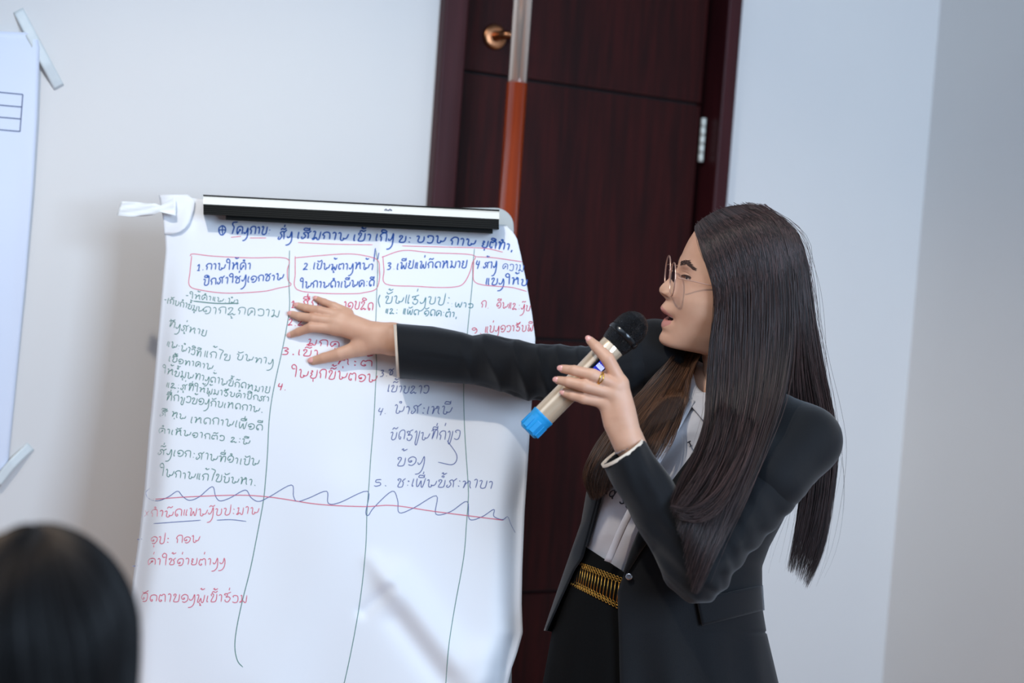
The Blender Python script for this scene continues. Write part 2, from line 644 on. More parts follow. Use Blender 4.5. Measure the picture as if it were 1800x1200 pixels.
# board, rounded corners
cen = chartpt(620, 740, -0.045)
ex = (CP3 - CP1) / np.linalg.norm(CP3 - CP1)
ey = np.cross(CN, ex)
if ey[2] < 0:
    ey = -ey
tl, br = chartpt(330, 366, -0.045), chartpt(903, 396, -0.045)
bw = (br - tl) @ ex
pts2 = []
hx, hy, rr = bw / 2, 0.46, 0.035
ctr = (tl + br) / 2 - ey * (hy - 0.018)
for (sx, sy, a0) in ((1, 1, 0), (-1, 1, 90), (-1, -1, 180), (1, -1, 270)):
    for k in range(9):
        a = math.radians(a0 + 90 * k / 8)
        pts2.append(ctr + ex * (sx * (hx - rr) + rr * math.cos(a)) + ey * (sy * (hy - rr) + rr * math.sin(a)))
n_ = len(pts2)
b = MB()
b.add(np.array(pts2 + [p - CN * 0.014 for p in pts2]), [tuple(range(n_)), tuple(range(2 * n_ - 1, n_ - 1, -1))] + [(i, i + n_, (i + 1) % n_ + n_, (i + 1) % n_) for i in range(n_)])
b.build('board', M_board, easel, smooth=False, bevel=0.002)
# clamp bar: white channel on top, black ribbed face, a lower lip
def bar_prism(xL, xR, prof, mi, mb):
    """prof = [(py offset, off)] outline swept from xL to xR along the bar's slope"""
    sl = (370 - 343.5) / (878 - 357.0)
    A = [chartpt(xL, 343.5 + (xL - 357) * sl + y, o) for y, o in prof]
    B_ = [chartpt(xR, 343.5 + (xR - 357) * sl + y, o) for y, o in prof]
    n = len(prof)
    mb.add(A + B_, [tuple(range(n)), tuple(range(2 * n - 1, n - 1, -1))] + [(i, (i + 1) % n, (i + 1) % n + n, i + n) for i in range(n)], mi)


b = MB()
bar_prism(357, 878, [(1.5, -0.008), (1.5, 0.026), (4, 0.034), (15.5, 0.046), (16, -0.008)], 0, b)
b.build('top_channel', M_aluminium, easel, smooth=False, bevel=0.0012)
b = MB()
prof = [(15, -0.002), (15, 0.046)]
for k in range(5):
    y = 16 + k * 3.5
    prof += [(y, 0.048), (y + 2.6, 0.048), (y + 2.9, 0.0474), (y + 3.3, 0.0474)]
prof += [(33, 0.046), (33, -0.002)]
bar_prism(357.5, 877, prof, 0, b)
bar_prism(397, 866, [(33, 0.004), (33, 0.043), (41, 0.041), (41, 0.004)], 0, b)
bar_prism(357, 878, [(-1.5, -0.012), (-1.5, 0.012), (2, 0.014), (2, -0.012)], 0, b)
b.build('clamp_bar', M_blackbar, easel, smooth=False, bevel=0.0008)
mk = MB()
for x0, x1 in ((676, 681), (682, 689)):
    yb = 343.5 + (x0 - 357) * .0509 + 9
    ribbon3(mk, np.array([chartpt(x0, yb + 1, .0425), chartpt((x0 + x1) / 2, yb - 1.5, .0425), chartpt(x1, yb + 1, .0425)]), CN, .0022)
mk.build('bar_mark', mat('dark_blue_print', srgb(60, 70, 110), .5), easel)
# legs
M_leg = mat('grey_tube', srgb(120, 122, 124), 0.4, metal=0.7)
top_c = ctr + ey * (hy - 0.10) - CN * 0.03
for sgn in (-1, 1):
    a = top_c + ex * sgn * 0.20
    down = -ey + ex * sgn * 0.06
    bt = a + down * (a[2] / -down[2])
    MB().tube([a, bt], 0.013, 16).build('leg', M_leg, easel)
bk = top_c - CN * 0.02
MB().tube([bk, np.array([bk[0] - 0.02, bk[1] + 0.20, 0.0])], 0.013, 16).build('leg', M_leg, easel)

# the paper
PR, PC = 190, 130
g = np.zeros((PR, PC, 3))
for i in range(PR):
    v = i / (PR - 1)
    for j in range(PC):
        u = j / (PC - 1)
        u = u + 0.0
        x0 = 283 + u * (905 - 283)
        yt = 343 + (x0 - 283) * 0.0875
        y = yt + v * (1290 - yt)
        xl, xr = np.interp(y, *LX), np.interp(y, *RX)
        x = xl + u * (xr - xl)
        g[i, j] = chartpt(x, y, paper_off(x, y))
paper = thing('flip_chart_paper', 'large white flip chart sheet covered in coloured handwriting', 'paper', g[-1, PC // 2])
MB().grid(g).build('sheet', M_paper, paper, solid=0.0005)
b = MB()
cor = [(281, 343), (338, 350), (342, 366), (334, 392), (318, 411), (291, 413), (287, 380)]
gg = []
for v in np.linspace(0, 1, 14):
    y = 342 + v * 70
    xa = np.interp(y, [342, 380, 413], [279, 286, 289])
    xb = np.interp(y, [342, 352, 368, 392, 405, 413], [330, 343, 341, 333, 322, 300])
    gg.append([chartpt(x, y, paper_off(x, y) + 0.004 + 0.003 * math.sin(x / 9.0 + y / 14.0)) for x in np.linspace(xa, xb, 14)])
b.grid(np.array(gg)).build('folded_corner', M_paper, paper, solid=0.0004)

gg = []
for k, t in enumerate(np.linspace(0, 1, 26)):
    x = 209 + t * 100
    c = 366 + 3 * math.sin(t * 3.5) - 4 * t
    hw_ = np.interp(t, [0, 0.25, 0.62, 0.72, 1], [12.5, 13, 11, 5.5, 16])
    tw = np.interp(t, [0, 0.6, 0.72, 1], [0.0, 0.3, 1.0, 0.2])
    gg.append([chartpt(x + 2 * j * (1 - t) * -2, c + j * hw_ + (x - 209) * 0.02, 0.030 - 0.012 * (1 - t) + 0.006 * tw * j + 0.003 * math.sin(6 * j + 9 * t)) for j in np.linspace(-1, 1, 7)])
o = MB().grid(np.array(gg)).build('paper_tape', mat('white_tape', srgb(240, 241, 240), 0.5, bump=(70, 0.35, 0.001)), solid=0.0004)
tag(o, 'twisted strip of white tape sticking out from the chart sheet\'s top left corner', 'tape')

# ------------------------------------------------------------------ handwriting on the sheet
G = {
 'ກ': (.72, [[(.15, 0), (.17, .5), (.02, .62), (.2, .97), (.5, 1), (.63, .75), (.63, 0)]]),
 'ຂ': (.68, [[(.12, .72), (.02, .88), (.15, 1), (.28, .85), (.1, .12), (.22, 0), (.5, .05), (.58, .35), (.58, 1)]]),
 'ຄ': (.75, [[(.26, .5), (.38, .62), (.44, .48), (.3, .36), (.13, 0), (.03, .4), (.1, .85), (.36, 1), (.6, .85), (.66, .4), (.66, 0)]]),
 'ງ': (.56, [[(.0, .4), (.1, .15), (.3, .38), (.4, 1.05), (.48, .4), (.44, -.4), (.22, -.85), (-.05, -.95)]]),
 'ຈ': (.72, [[(.18, .42), (.32, .5), (.28, .3), (.12, .32), (.05, .6), (.2, .95), (.5, 1), (.63, .7), (.58, .2), (.4, 0), (.2, .05)]]),
 'ຊ': (.68, [[(.12, .75), (.0, .92), (.15, 1), (.28, .85), (.12, .15), (.25, 0), (.5, .1), (.52, .6), (.38, .72), (.66, 1.08)]]),
 'ຍ': (.68, [[(.08, .88), (.16, 1), (.24, .85), (.08, .62), (.22, .5), (.08, .22), (.2, 0), (.5, .05), (.58, .4), (.58, 1.15)]]),
 'ດ': (.72, [[(.16, .3), (.3, .2), (.22, 0), (.06, .3), (.1, .8), (.35, 1), (.6, .85), (.64, .4), (.64, 0)]]),
 'ຕ': (.74, [[(.2, .28), (.32, .18), (.2, .05), (.05, .3), (.12, .9), (.3, .8), (.42, .98), (.62, .85), (.66, 0)]]),
 'ທ': (.76, [[(.02, .85), (.12, 1), (.22, .85), (.2, 0), (.4, .9), (.56, 1), (.67, .8), (.67, 0)]]),
 'ນ': (.86, [[(.0, .85), (.12, 1), (.2, .8), (.2, .15), (.34, .0), (.48, .15), (.4, .32), (.56, .22), (.74, .35), (.84, .85)]]),
 'ບ': (.7, [[(.0, .88), (.1, 1), (.2, .85), (.15, .2), (.3, 0), (.52, .1), (.6, .4), (.6, 1)]]),
 'ປ': (.7, [[(.0, .88), (.1, 1), (.2, .85), (.15, .2), (.3, 0), (.52, .1), (.6, .4), (.62, 1.5)]]),
 'ຜ': (.78, [[(.0, .9), (.12, 1), (.2, .8), (.12, .1), (.26, .05), (.38, .55), (.5, .02), (.64, .1), (.7, 1)]]),
 'ພ': (.8, [[(.06, 1), (.03, .6), (.12, .05), (.26, .2), (.38, .75), (.48, .08), (.62, .08), (.72, 1.05)]]),
 'ມ': (.7, [[(.02, .9), (.14, 1), (.2, .85), (.16, .2), (.02, .08), (.12, .0), (.3, .25), (.46, .0), (.6, .1), (.64, 1)]]),
 'ຢ': (.68, [[(.08, .88), (.16, 1), (.24, .85), (.08, .62), (.22, .5), (.08, .22), (.2, 0), (.5, .05), (.6, .5), (.6, 1.5)]]),
 'ຮ': (.66, [[(.12, .78), (.0, .9), (.15, 1), (.3, .85), (.15, .55), (.4, .62), (.56, .4), (.4, 0), (.15, .08), (.12, .3)], [(.28, 1), (.56, 1.18)]]),
 'ລ': (.72, [[(.12, .72), (.02, .9), (.22, 1), (.36, .85), (.12, .22), (.0, .08), (.15, .0), (.4, .2), (.52, .0), (.66, .15)]]),
 'ວ': (.62, [[(.16, .72), (.05, .9), (.26, 1), (.5, .9), (.56, .5), (.5, .1), (.26, 0), (.06, .12)]]),
 'ສ': (.78, [[(.06, .32), (.0, .1), (.15, 0), (.35, .4), (.16, .78), (.4, .95), (.54, .6), (.56, 0)], [(.5, .8), (.76, 1.15)]]),
 'ຫ': (.82, [[(.0, .9), (.1, 1), (.2, .85), (.15, 0), (.3, .7), (.52, .78), (.4, .98), (.62, .95), (.64, .3), (.74, 0)]]),
 'ອ': (.68, [[(.16, .5), (.32, .56), (.28, .38), (.1, .42), (.05, .75), (.3, 1), (.6, .8), (.6, .3), (.36, 0), (.1, .1)]]),
 'ຽ': (.6, [[(.02, .8), (.16, 1), (.26, .5), (.2, -.3), (.38, -.5), (.5, .5), (.5, 1)]]),
 'າ': (.4, [[(.02, .85), (.14, 1), (.28, .8), (.26, 0)]]),
 'ະ': (.34, [[(.1, .8), (.2, .72), (.12, .7)], [(.1, .22), (.2, .14), (.12, .12)]]),
 'ເ': (.28, [[(.12, 1), (.08, .3), (.12, 0), (.2, .12)]]),
 'ແ': (.46, [[(.1, 1), (.06, .3), (.1, 0)], [(.3, 1), (.27, .3), (.3, 0), (.38, .12)]]),
 'ໂ': (.5, [[(.55, 1.6), (.05, 1.5), (.08, 1.15), (.24, .9), (.15, 0)]]),
 'ໃ': (.5, [[(.36, .0), (.34, .8), (.3, 1.5), (.1, 1.75), (-.06, 1.45), (.06, 1.15), (.26, 1.2)]]),
 'ໄ': (.5, [[(.0, 1.6), (.3, 1.5), (.45, 1.35), (.32, .8), (.26, 0)]]),
 '1': (.4, [[(.02, .7), (.22, 1), (.18, 0)], [(.02, .02), (.36, 0)]]),
 '2': (.62, [[(.05, .8), (.2, 1), (.42, .85), (.3, .4), (.0, 0), (.3, .08), (.55, .02)]]),
 '3': (.55, [[(.02, .9), (.25, 1), (.4, .8), (.15, .55), (.42, .4), (.3, .05), (.0, .0)]]),
 '4': (.6, [[(.12, 1), (.02, .5), (.3, .45), (.5, .55)], [(.46, .95), (.4, .4), (.3, -.15)]]),
 '5': (.6, [[(.5, 1), (.12, .95), (.1, .6), (.4, .55), (.46, .2), (.2, 0), (.0, .08)]]),
 '9': (.55, [[(.42, .8), (.2, 1), (.05, .75), (.2, .55), (.42, .75), (.44, .3), (.3, 0)]]),
 '.': (.35, [[(.12, .06), (.2, .0), (.14, -.02)]]),
 ':': (.35, [[(.1, .72), (.18, .66)], [(.1, .14), (.18, .08)]]),
 ',': (.3, [[(.15, .1), (.1, -.3)]]),
 '-': (.4, [[(.02, .45), (.32, .48)]]),
 '*': (.6, [[(.1, .9), (.3, .45), (.1, .1)], [(.5, .8), (.3, .45), (.5, .3)]]),
 'n': (.7, [[(.08, .95), (.12, 0)], [(.12, .6), (.32, .98), (.52, .8), (.54, 0)], [(0, 0), (.24, 0)], [(.42, 0), (.66, 0)]]),
 'd': (.72, [[(.52, .6), (.3, .98), (.06, .6), (.12, .1), (.36, .0), (.52, .3)], [(.42, 1.6), (.54, 1.6), (.54, 0), (.66, 0)]]),
 's': (.6, [[(.46, .9), (.2, 1), (.06, .8), (.3, .5), (.48, .25), (.26, 0), (.04, .12)]]),
 'u': (.72, [[(.04, .98), (.12, .9), (.14, .2), (.32, 0), (.52, .3), (.54, .98)], [(.54, .3), (.56, 0), (.68, 0)]]),
 'p': (.72, [[(.02, .98), (.14, .95), (.14, -.55)], [(.14, .6), (.34, .98), (.58, .6), (.5, .1), (.3, 0), (.14, .3)], [(.02, -.55), (.28, -.55)]]),
 'T': (.7, [[(.02, 1), (.62, 1)], [(.32, 1), (.32, 0)]]),
 ' ': (.45, []),
}
MARK = {
 'ິ': [[(-.28, 1.2), (-.2, 1.48), (.12, 1.42), (.2, 1.22), (-.26, 1.2)]],
 'ີ': [[(-.28, 1.2), (-.2, 1.48), (.12, 1.42), (.2, 1.22), (-.26, 1.2)], [(.2, 1.25), (.2, 1.6)]],
 'ຶ': [[(-.28, 1.2), (-.2, 1.5), (.1, 1.5), (.2, 1.22), (-.26, 1.2)], [(.1, 1.45), (.0, 1.35), (.2, 1.32)]],
 'ື': [[(-.28, 1.2), (-.2, 1.5), (.12, 1.45), (.2, 1.22), (-.26, 1.2)], [(.14, 1.3), (.14, 1.65)], [(.28, 1.25), (.26, 1.62)]],
 'ັ': [[(-.26, 1.42), (-.16, 1.2), (.04, 1.28), (.26, 1.5)]],
 'ົ': [[(-.24, 1.2), (-.12, 1.42), (.1, 1.3), (.28, 1.5)]],
 '່': [[(.1, 1.95), (.06, 1.58)]],
 '້': [[(-.16, 1.72), (-.02, 1.86), (.0, 1.62), (.28, 1.82)]],
 'ໍ': [[(-.06, 1.25), (-.1, 1.42), (.06, 1.44), (.06, 1.26), (-.06, 1.25)]],
 'ຸ': [[(.0, -.16), (.02, -.5)]],
 'ູ': [[(-.12, -.16), (.0, -.28), (-.04, -.5), (.12, -.42)]],
}
INK = {}
BLOCK = ['title']
PENW = {'green': 0.85, 'teal': 0.88, 'violet': 0.8, 'rose': 0.8, 'red': 0.84, 'blue': 0.80}


def block(n):
    BLOCK[0] = n



def stroke(col, pts, w, sm=5):
    """one pen stroke in sheet coordinates"""
    P = cr(pts, sm) if len(pts) > 2 else cr(pts, 10)
    keep = [0]
    for i in range(1, len(P)):
        if np.hypot(*(P[i] - P[keep[-1]])) > 0.7:
            keep.append(i)
    P = P[keep]
    if len(P) < 2:
        P = np.array([P[0], P[0] + [1.2, 0.6]])
    # keep long straight pieces on the wrinkled sheet
    L = np.hypot(*np.diff(P, axis=0).T).sum()
    if L / len(P) > 5:
        P = resample(P, int(L / 4) + 2)
    Q = np.array([chartpt(x, y, paper_off(x, y) + 0.0009) for x, y in P])
    ww = np.full(len(P), w * 2.5 / F)
    ww[0] *= 0.7
    ww[-1] *= 0.6
    ribbon3(INK.setdefault((BLOCK[0], col), MB()), Q, CN, ww * PENW.get(col, 1.0))


pen = random.Random(11)


def write(col, text, x0, y0, x1, y1, h, w=1.9, slant=0.12, jit=0.05):
    text = text.replace('ຳ', 'ໍາ').replace('ໝ', 'ຫມ').replace('ໜ', 'ຫນ')
    adv = 0.0
    items = []
    last = 0.3
    for ch in text:
        if ch in MARK:
            for st in MARK[ch]:
                items.append([(last + x, y) for x, y in st])
            continue
        wd_, sts = G.get(ch, (.5, []))
        dy, sc = pen.uniform(-jit, jit) * 1.6, 1 + pen.uniform(-jit, jit) * 2.5
        for st in sts:
            items.append([(adv + x + pen.uniform(-jit, jit) * .5, y * sc + dy) for x, y in st])
        last = adv + wd_ * 0.5
        adv += wd_ + .1
    ln = math.hypot(x1 - x0, y1 - y0)
    sx = ln / max(adv - .1, .3)
    dx, dy = (x1 - x0) / ln, (y1 - y0) / ln
    for st in items:
        pts = []
        for x, y in st:
            a, bb = x * sx + y * h * slant, y * h
            pts.append((x0 + a * dx + bb * dy * 0.3, y0 + a * dy - bb))
        stroke(col, pts, w, 4)


B, R_, GR, PU, RB = 'blue', 'red', 'green', 'violet', 'rose'
# title
block('title_handwriting')
stroke(B, [(391, 396), (385, 401), (386, 410), (391, 413), (396, 407), (396, 400), (391, 396)], 3.0)
stroke(B, [(391, 397), (391, 412)], 2.6)
stroke(B, [(385, 404), (397, 404)], 2.6)
for t_, a in (('ໂຄງກາບ:', (406, 411, 476, 412, 13)), ('ສົ່ງ', (489, 420, 514, 420, 13)), ('ເສີມການ', (521, 420, 612, 422, 13)), ('ເຂົ້າ', (620, 423, 652, 424, 13)),
              ('ເຖິງ'.replace('ຖ', 'ຖ'), (659, 424, 692, 426, 14)), ('ຂະ', (700, 426, 723, 427, 12)), ('ບວນ', (731, 426, 783, 428, 12)), ('ການ', (791, 431, 836, 432, 12)), ('ຍຸຕິທຳ,', (846, 434, 902, 441, 12))):
    write(B, t_.replace('ຖ', 'ກ'), *a, w=3.2, slant=.15)
block('title_underline')
for p in ([(406, 417), (424, 415)], [(439, 418), (468, 418)], [(524, 426), (590, 429), (655, 430)], [(707, 432), (780, 434), (850, 436), (884, 443)]):
    stroke(RB, p, 1.8)
stroke(B, [(660, 436), (657, 460)], 2.8)
stroke(B, [(666, 444), (664, 456)], 2.0)
# headings in rounded boxes
block('x')
for iq, p in enumerate(([(334, 450), (339, 446), (375, 450), (440, 453), (504, 454), (505, 475), (506, 492), (512, 501), (490, 506), (462, 512), (400, 515), (355, 510), (333, 502), (334, 478), (337, 449)],
          [(518, 453), (563, 449), (610, 446), (640, 449), (664, 457), (667, 475), (667, 490), (661, 508), (640, 514), (621, 516), (565, 515), (521, 508), (519, 480), (519, 450)],
          [(671, 452), (709, 440), (758, 444), (831, 448), (830, 462), (826, 478), (815, 498), (800, 504), (770, 505), (732, 503), (678, 499), (675, 475), (673, 450)],
          [(836, 451), (870, 453), (918, 460)], [(833, 458), (832, 476), (833, 493), (846, 500), (874, 503), (900, 505), (926, 512)])):
    block('heading_frame/%d' % min(iq, 3))
    stroke(RB, p, 1.9)
for iq, (t_, a) in enumerate((('1.ການໃຫ້ຄຳ', (346, 475, 441, 474, 12)), ('ປຶກສາໃຊ່ງເອກຊານ', (357, 501, 498, 492, 11)), ('2.ເປັນຜູ້ຕາງໜ້າ', (533, 473, 656, 474, 11)),
              ('ໃນການດຳເນີນຄະດີ', (527, 507, 658, 503, 11)), ('3.ເຜີຍແຜ່ກົດໝາຍ', (680, 473, 821, 470, 12)), ('4.ສ້າງ', (836, 470, 873, 473, 12)), ('ແຂງໃຫ້ບ', (853, 500, 927, 501, 12)))):
    block('heading_handwriting/%d' % (0, 0, 1, 1, 2, 3, 3)[iq])
    write(B, t_, *a, w=2.7)
write(B, 'ຄວາມ', 883, 473, 920, 477, 11, 1.7)
# column lines
block('column_line/509')
stroke(GR, [(509, 440), (508, 480), (508, 500), (509, 540), (503, 580), (495, 620), (486, 660), (478, 700), (473, 740), (470, 800), (467, 840), (463, 880), (452, 940), (440, 1000), (425, 1060), (415, 1110), (413, 1140), (418, 1162), (427, 1172)], 1.7)
block('column_line/661')
stroke(GR, [(661, 440), (664, 470), (662, 520), (660, 600), (662, 640), (660, 680), (657, 740), (652, 800), (648, 860), (645, 900), (643, 960), (635, 1040), (622, 1120), (605, 1200), (590, 1250)], 1.5)
block('column_line/834')
stroke(GR, [(834, 437), (831, 470), (830, 500), (822, 580), (819, 620), (815, 680), (817, 760), (823, 853), (823, 880), (820, 920), (815, 980), (799, 1069), (789, 1134), (784, 1198), (780, 1250)], 1.5)
# zigzag and red rule
block('wavy_line')
stroke(PU, [(264, 858), (257, 865), (261, 875), (277, 880), (296, 873), (312, 863), (321, 872), (333, 879), (350, 873), (373, 855), (379, 872), (387, 880), (404, 875), (431, 861), (441, 874), (455, 881), (475, 872), (512, 852), (516, 872), (523, 881), (543, 875), (574, 863), (577, 884), (597, 883), (646, 863), (643, 900), (648, 905), (657, 892), (689, 863), (699, 879), (702, 901), (728, 892), (767, 871), (766, 903), (792, 899), (821, 881), (825, 912), (847, 908), (868, 895), (868, 907), (883, 913), (892, 908), (898, 922), (907, 939)], 1.7)
block('ruled_line')
stroke(RB, [(262, 878), (330, 873), (420, 870), (480, 874), (560, 886), (640, 890), (690, 888), (760, 898), (830, 907), (885, 914)], 2.0)
# first column
block('column_notes/1')
for t_, a in (('-ໃຫ້ຄຳແນະນຳ', (326, 523, 419, 535, 8)), ('-ເກັບກຳຂໍ້ມູນ', (288, 531, 356, 549, 9)), ('ຈາກລູກຄວາມ', (356, 551, 491, 556, 13)), ('ທັງສູ່ຫາຍ', (296, 574, 363, 591, 10)),
              ('ແນະນຳວິທີ', (293, 608, 353, 627, 10)), ('ແກ້ໄຂ', (358, 628, 405, 633, 12)), ('ບັນທາງ', (415, 631, 481, 642, 10)), ('ເບື້ອທາຄານ.', (296, 635, 380, 651, 9)),
              ('ໃຫ້ຂໍ້ມູນທາງດ້ານຂໍ້ກົດໝາຍ', (285, 656, 474, 691, 10)), ('ແລະສູ່ທີ່ໃຫ້ຜູ້ມາຮັບຄຳປຶກສາ', (292, 681, 473, 706, 9)), ('ທີ່ກ່ຽວຂ້ອງກັບເຫດການ.', (291, 703, 463, 725, 10)),
              ('ສື', (281, 731, 294, 732, 9)), ('ຫຸນ', (301, 731, 326, 738, 9)), ('ເຫດການເພື່ອດີ', (334, 742, 462, 756, 11)), ('ຄຳເຫັນຈາກຕົວ ລະນີ', (279, 760, 439, 781, 9)),
              ('ສົ່ງເອກະສານທີ່ຈຳເປັນ', (278, 798, 455, 819, 11)), ('ໃນການແກ້ໄຂບັນຫາ.', (280, 836, 451, 854, 12))):
    write(GR, t_, *a, w=1.7)
stroke(GR, [(340, 529), (380, 533), (420, 533)], 2.4)
# lower left
block('budget_notes')
for t_, a in (('*ກຳນົດແຜນງົບປະມານ', (252, 909, 455, 903, 12)), ('ອຸປະ ກອນ', (265, 956, 351, 952, 12)), ('ຄ່າໃຊ້ຈ່າຍຕ່າງໆ'.replace('ໆ', 'ງ'), (260, 993, 396, 993, 12)), ('ຈັດຕາຂອງຜູ້ເຂົ້າຮ່ວມ', (247, 1057, 434, 1058, 13))):
    block('budget_note/%d' % a[1])
    write(RB, t_, *a, w=1.9)
block('budget_underline/1')
stroke(PU, [(270, 920), (310, 917), (353, 914)], 1.6)
block('budget_underline/2')
stroke(PU, [(381, 914), (405, 913), (433, 916)], 1.6)
for y, x in ((948, 241), (995, 233), (1052, 224)):
    block('margin_dash/%d' % y)
    stroke(PU, [(x, y), (x + 9, y - 1)], 1.4)
# second column, red
block('column_notes/2')
for t_, a in (('1.ສື່ກໍ', (511, 541, 560, 541, 13)), ('າອບລິດ', (603, 543, 656, 545, 14)), ('2.ລວ', (506, 572, 545, 572, 10)), ('ມກຄຸ', (540, 606, 598, 610, 10)), ('3.ເຂົ້າ', (496, 622, 560, 627, 11)),
              ('ຫຼະຕ້'.replace('ຼ', 'ຸ'), (590, 641, 656, 644, 11)), ('ໃນຍຸກຂົ້ນຕອນ', (512, 661, 662, 672, 14)), ('4.', (488, 684, 504, 685, 11))):
    block('case_note/%d' % a[1])
    write(R_, t_, *a, w=2.1)
# third column
block('column_notes/3')
for t_, a in (('ຂັ້ນແຮ່ງບປະ', (676, 533, 791, 536, 14)), (':ພາວ', (792, 540, 832, 541, 8)), ('ແລະ ແພັດ ຈັດຄະຕຳ,', (677, 551, 804, 558, 10))):
    write('teal', t_, *a, w=1.8)
stroke('teal', [(668, 518), (665, 528), (668, 540)], 2.0)
block('column_notes/4')
for t_, a in (('3.ຊ', (668, 662, 692, 658, 11)), ('ເຂົ້າບລາວ', (680, 688, 753, 692, 13)), ('4.', (664, 727, 680, 728, 13)), ('ນຳສະເໜີ', (692, 727, 793, 728, 15)),
              ('ບົດຮຽນທີ່ກ່ຽວ', (685, 773, 808, 772, 15)), ('ຂ້ອງ', (697, 818, 746, 818, 16)), ('5.', (657, 854, 682, 854, 13)), ('ຊະເພີ່ນຂໍ້ສະຫາບາ', (697, 855, 866, 858, 14))):
    write(PU, t_, *a, w=1.9, slant=.18)
stroke(PU, [(786, 774), (803, 800), (796, 816), (770, 812)], 1.8)
# fourth column
block('column_notes/5')
for t_, a in (('ກ.', (845, 541, 861, 541, 12)), ('ຈີນແລະງົບ', (872, 541, 932, 546, 11)), ('9.', (828, 585, 849, 586, 11)), ('ແບ່ງອວາຮັບຜິ', (852, 585, 937, 581, 11))):
    write(R_, t_, *a, w=1.7)
INKM = {'blue': (32, 88, 168), 'red': (208, 62, 92), 'rose': (222, 112, 130), 'green': (92, 136, 126), 'teal': (60, 128, 134), 'violet': (94, 106, 158)}
INKC = {k: mat(k + '_marker_ink', srgb(*c), 0.55) for k, c in INKM.items()}
for (blk, k), mb in INK.items():
    mb.build(blk.split('/')[0], INKC[k], paper)
# ------------------------------------------------------------------ the speaker
M_skin = mat('skin', srgb(217, 170, 141), 0.5, noise=(26, srgb(208, 157, 128)), bump=(420, 0.08, 0.0006), sss=0.12)
M_lip = mat('lip', srgb(200, 132, 118), 0.4)
M_mouth = mat('mouth_inside', srgb(60, 22, 22), 0.6)
M_teeth = mat('teeth', srgb(226, 218, 206), 0.3)
M_nail = mat('nail', srgb(232, 168, 156), 0.25)
M_white_eye = mat('eye_white', srgb(226, 220, 216), 0.25)
M_iris = mat('iris', srgb(36, 22, 18), 0.15)
M_brow = mat('brow_hair', srgb(66, 44, 36), 0.8)
M_suit = mat('black_suit_cloth', srgb(9, 11, 16), 0.72, noise=(9, srgb(7, 9, 13)), bump=(700, 0.25, 0.0008), sheen=0.20, spec=0.2)
M_skirt = mat('black_skirt_cloth', srgb(12, 12, 12), 0.85, bump=(600, 0.2, 0.0008), spec=0.12)
M_lining = mat('cream_lining', srgb(224, 208, 190), 0.55)
M_shirt = mat('white_shirt_cloth', srgb(214, 211, 214), 0.7, noise=(6, srgb(206, 203, 208)), bump=(40, 0.25, 0.003))
M_print = mat('shirt_print', srgb(42, 40, 52), 0.7)
M_gold = mat('gold', srgb(190, 142, 66), 0.32, metal=1.0)
M_rosegold = mat('rose_gold_wire', srgb(232, 186, 164), 0.3, metal=0.8)
M_chain = mat('silver_chain', srgb(200, 200, 205), 0.25, metal=1.0)


def glass(name, tint, gl=0.12):
    m = bpy.data.materials.new(name)
    m.use_nodes = True
    nt = m.node_tree
    nt.nodes.clear()
    out = nt.nodes.new('ShaderNodeOutputMaterial')
    t = nt.nodes.new('ShaderNodeBsdfTransparent')
    t.inputs[0].default_value = tint
    g_ = nt.nodes.new('ShaderNodeBsdfGlossy')
    g_.inputs['Roughness'].default_value = 0.08
    mx = nt.nodes.new('ShaderNodeMixShader')
    lw = nt.nodes.new('ShaderNodeLayerWeight')
    lw.inputs[0].default_value = gl
    nt.links.new(lw.outputs['Fresnel'], mx.inputs[0])
    nt.links.new(t.outputs[0], mx.inputs[1])
    nt.links.new(g_.outputs[0], mx.inputs[2])
    nt.links.new(mx.outputs[0], out.inputs[0])
    return m


HD0 = 2.36
HK = HD0 / F
PIV = c3(1260, 520, HD0)
RHO, YAW = math.radians(14), math.radians(1.5)
_r1 = np.array([[1, 0, 0], [0, math.cos(RHO), -math.sin(RHO)], [0, math.sin(RHO), math.cos(RHO)]])
_r2 = np.array([[math.cos(YAW), 0, math.sin(YAW)], [0, 1, 0], [-math.sin(YAW), 0, math.cos(YAW)]])
HR = _r2 @ _r1


def HP(x, y, s):
    """head-local: x, y in the profile's pixels, s = pixels towards the camera from the face's middle plane"""
    x, y, s = np.broadcast_arrays(np.asarray(x, float), np.asarray(y, float), np.asarray(s, float))
    L = np.stack([x - 1260, -(y - 520) / math.cos(RHO), s], -1) * HK
    return toworld(L @ HR.T + PIV)


HAX = (HR.T @ np.eye(3))                      # rows: local axes in camera space
HAXW = np.array([RM @ HR[:, 0], RM @ HR[:, 1], RM @ HR[:, 2]])

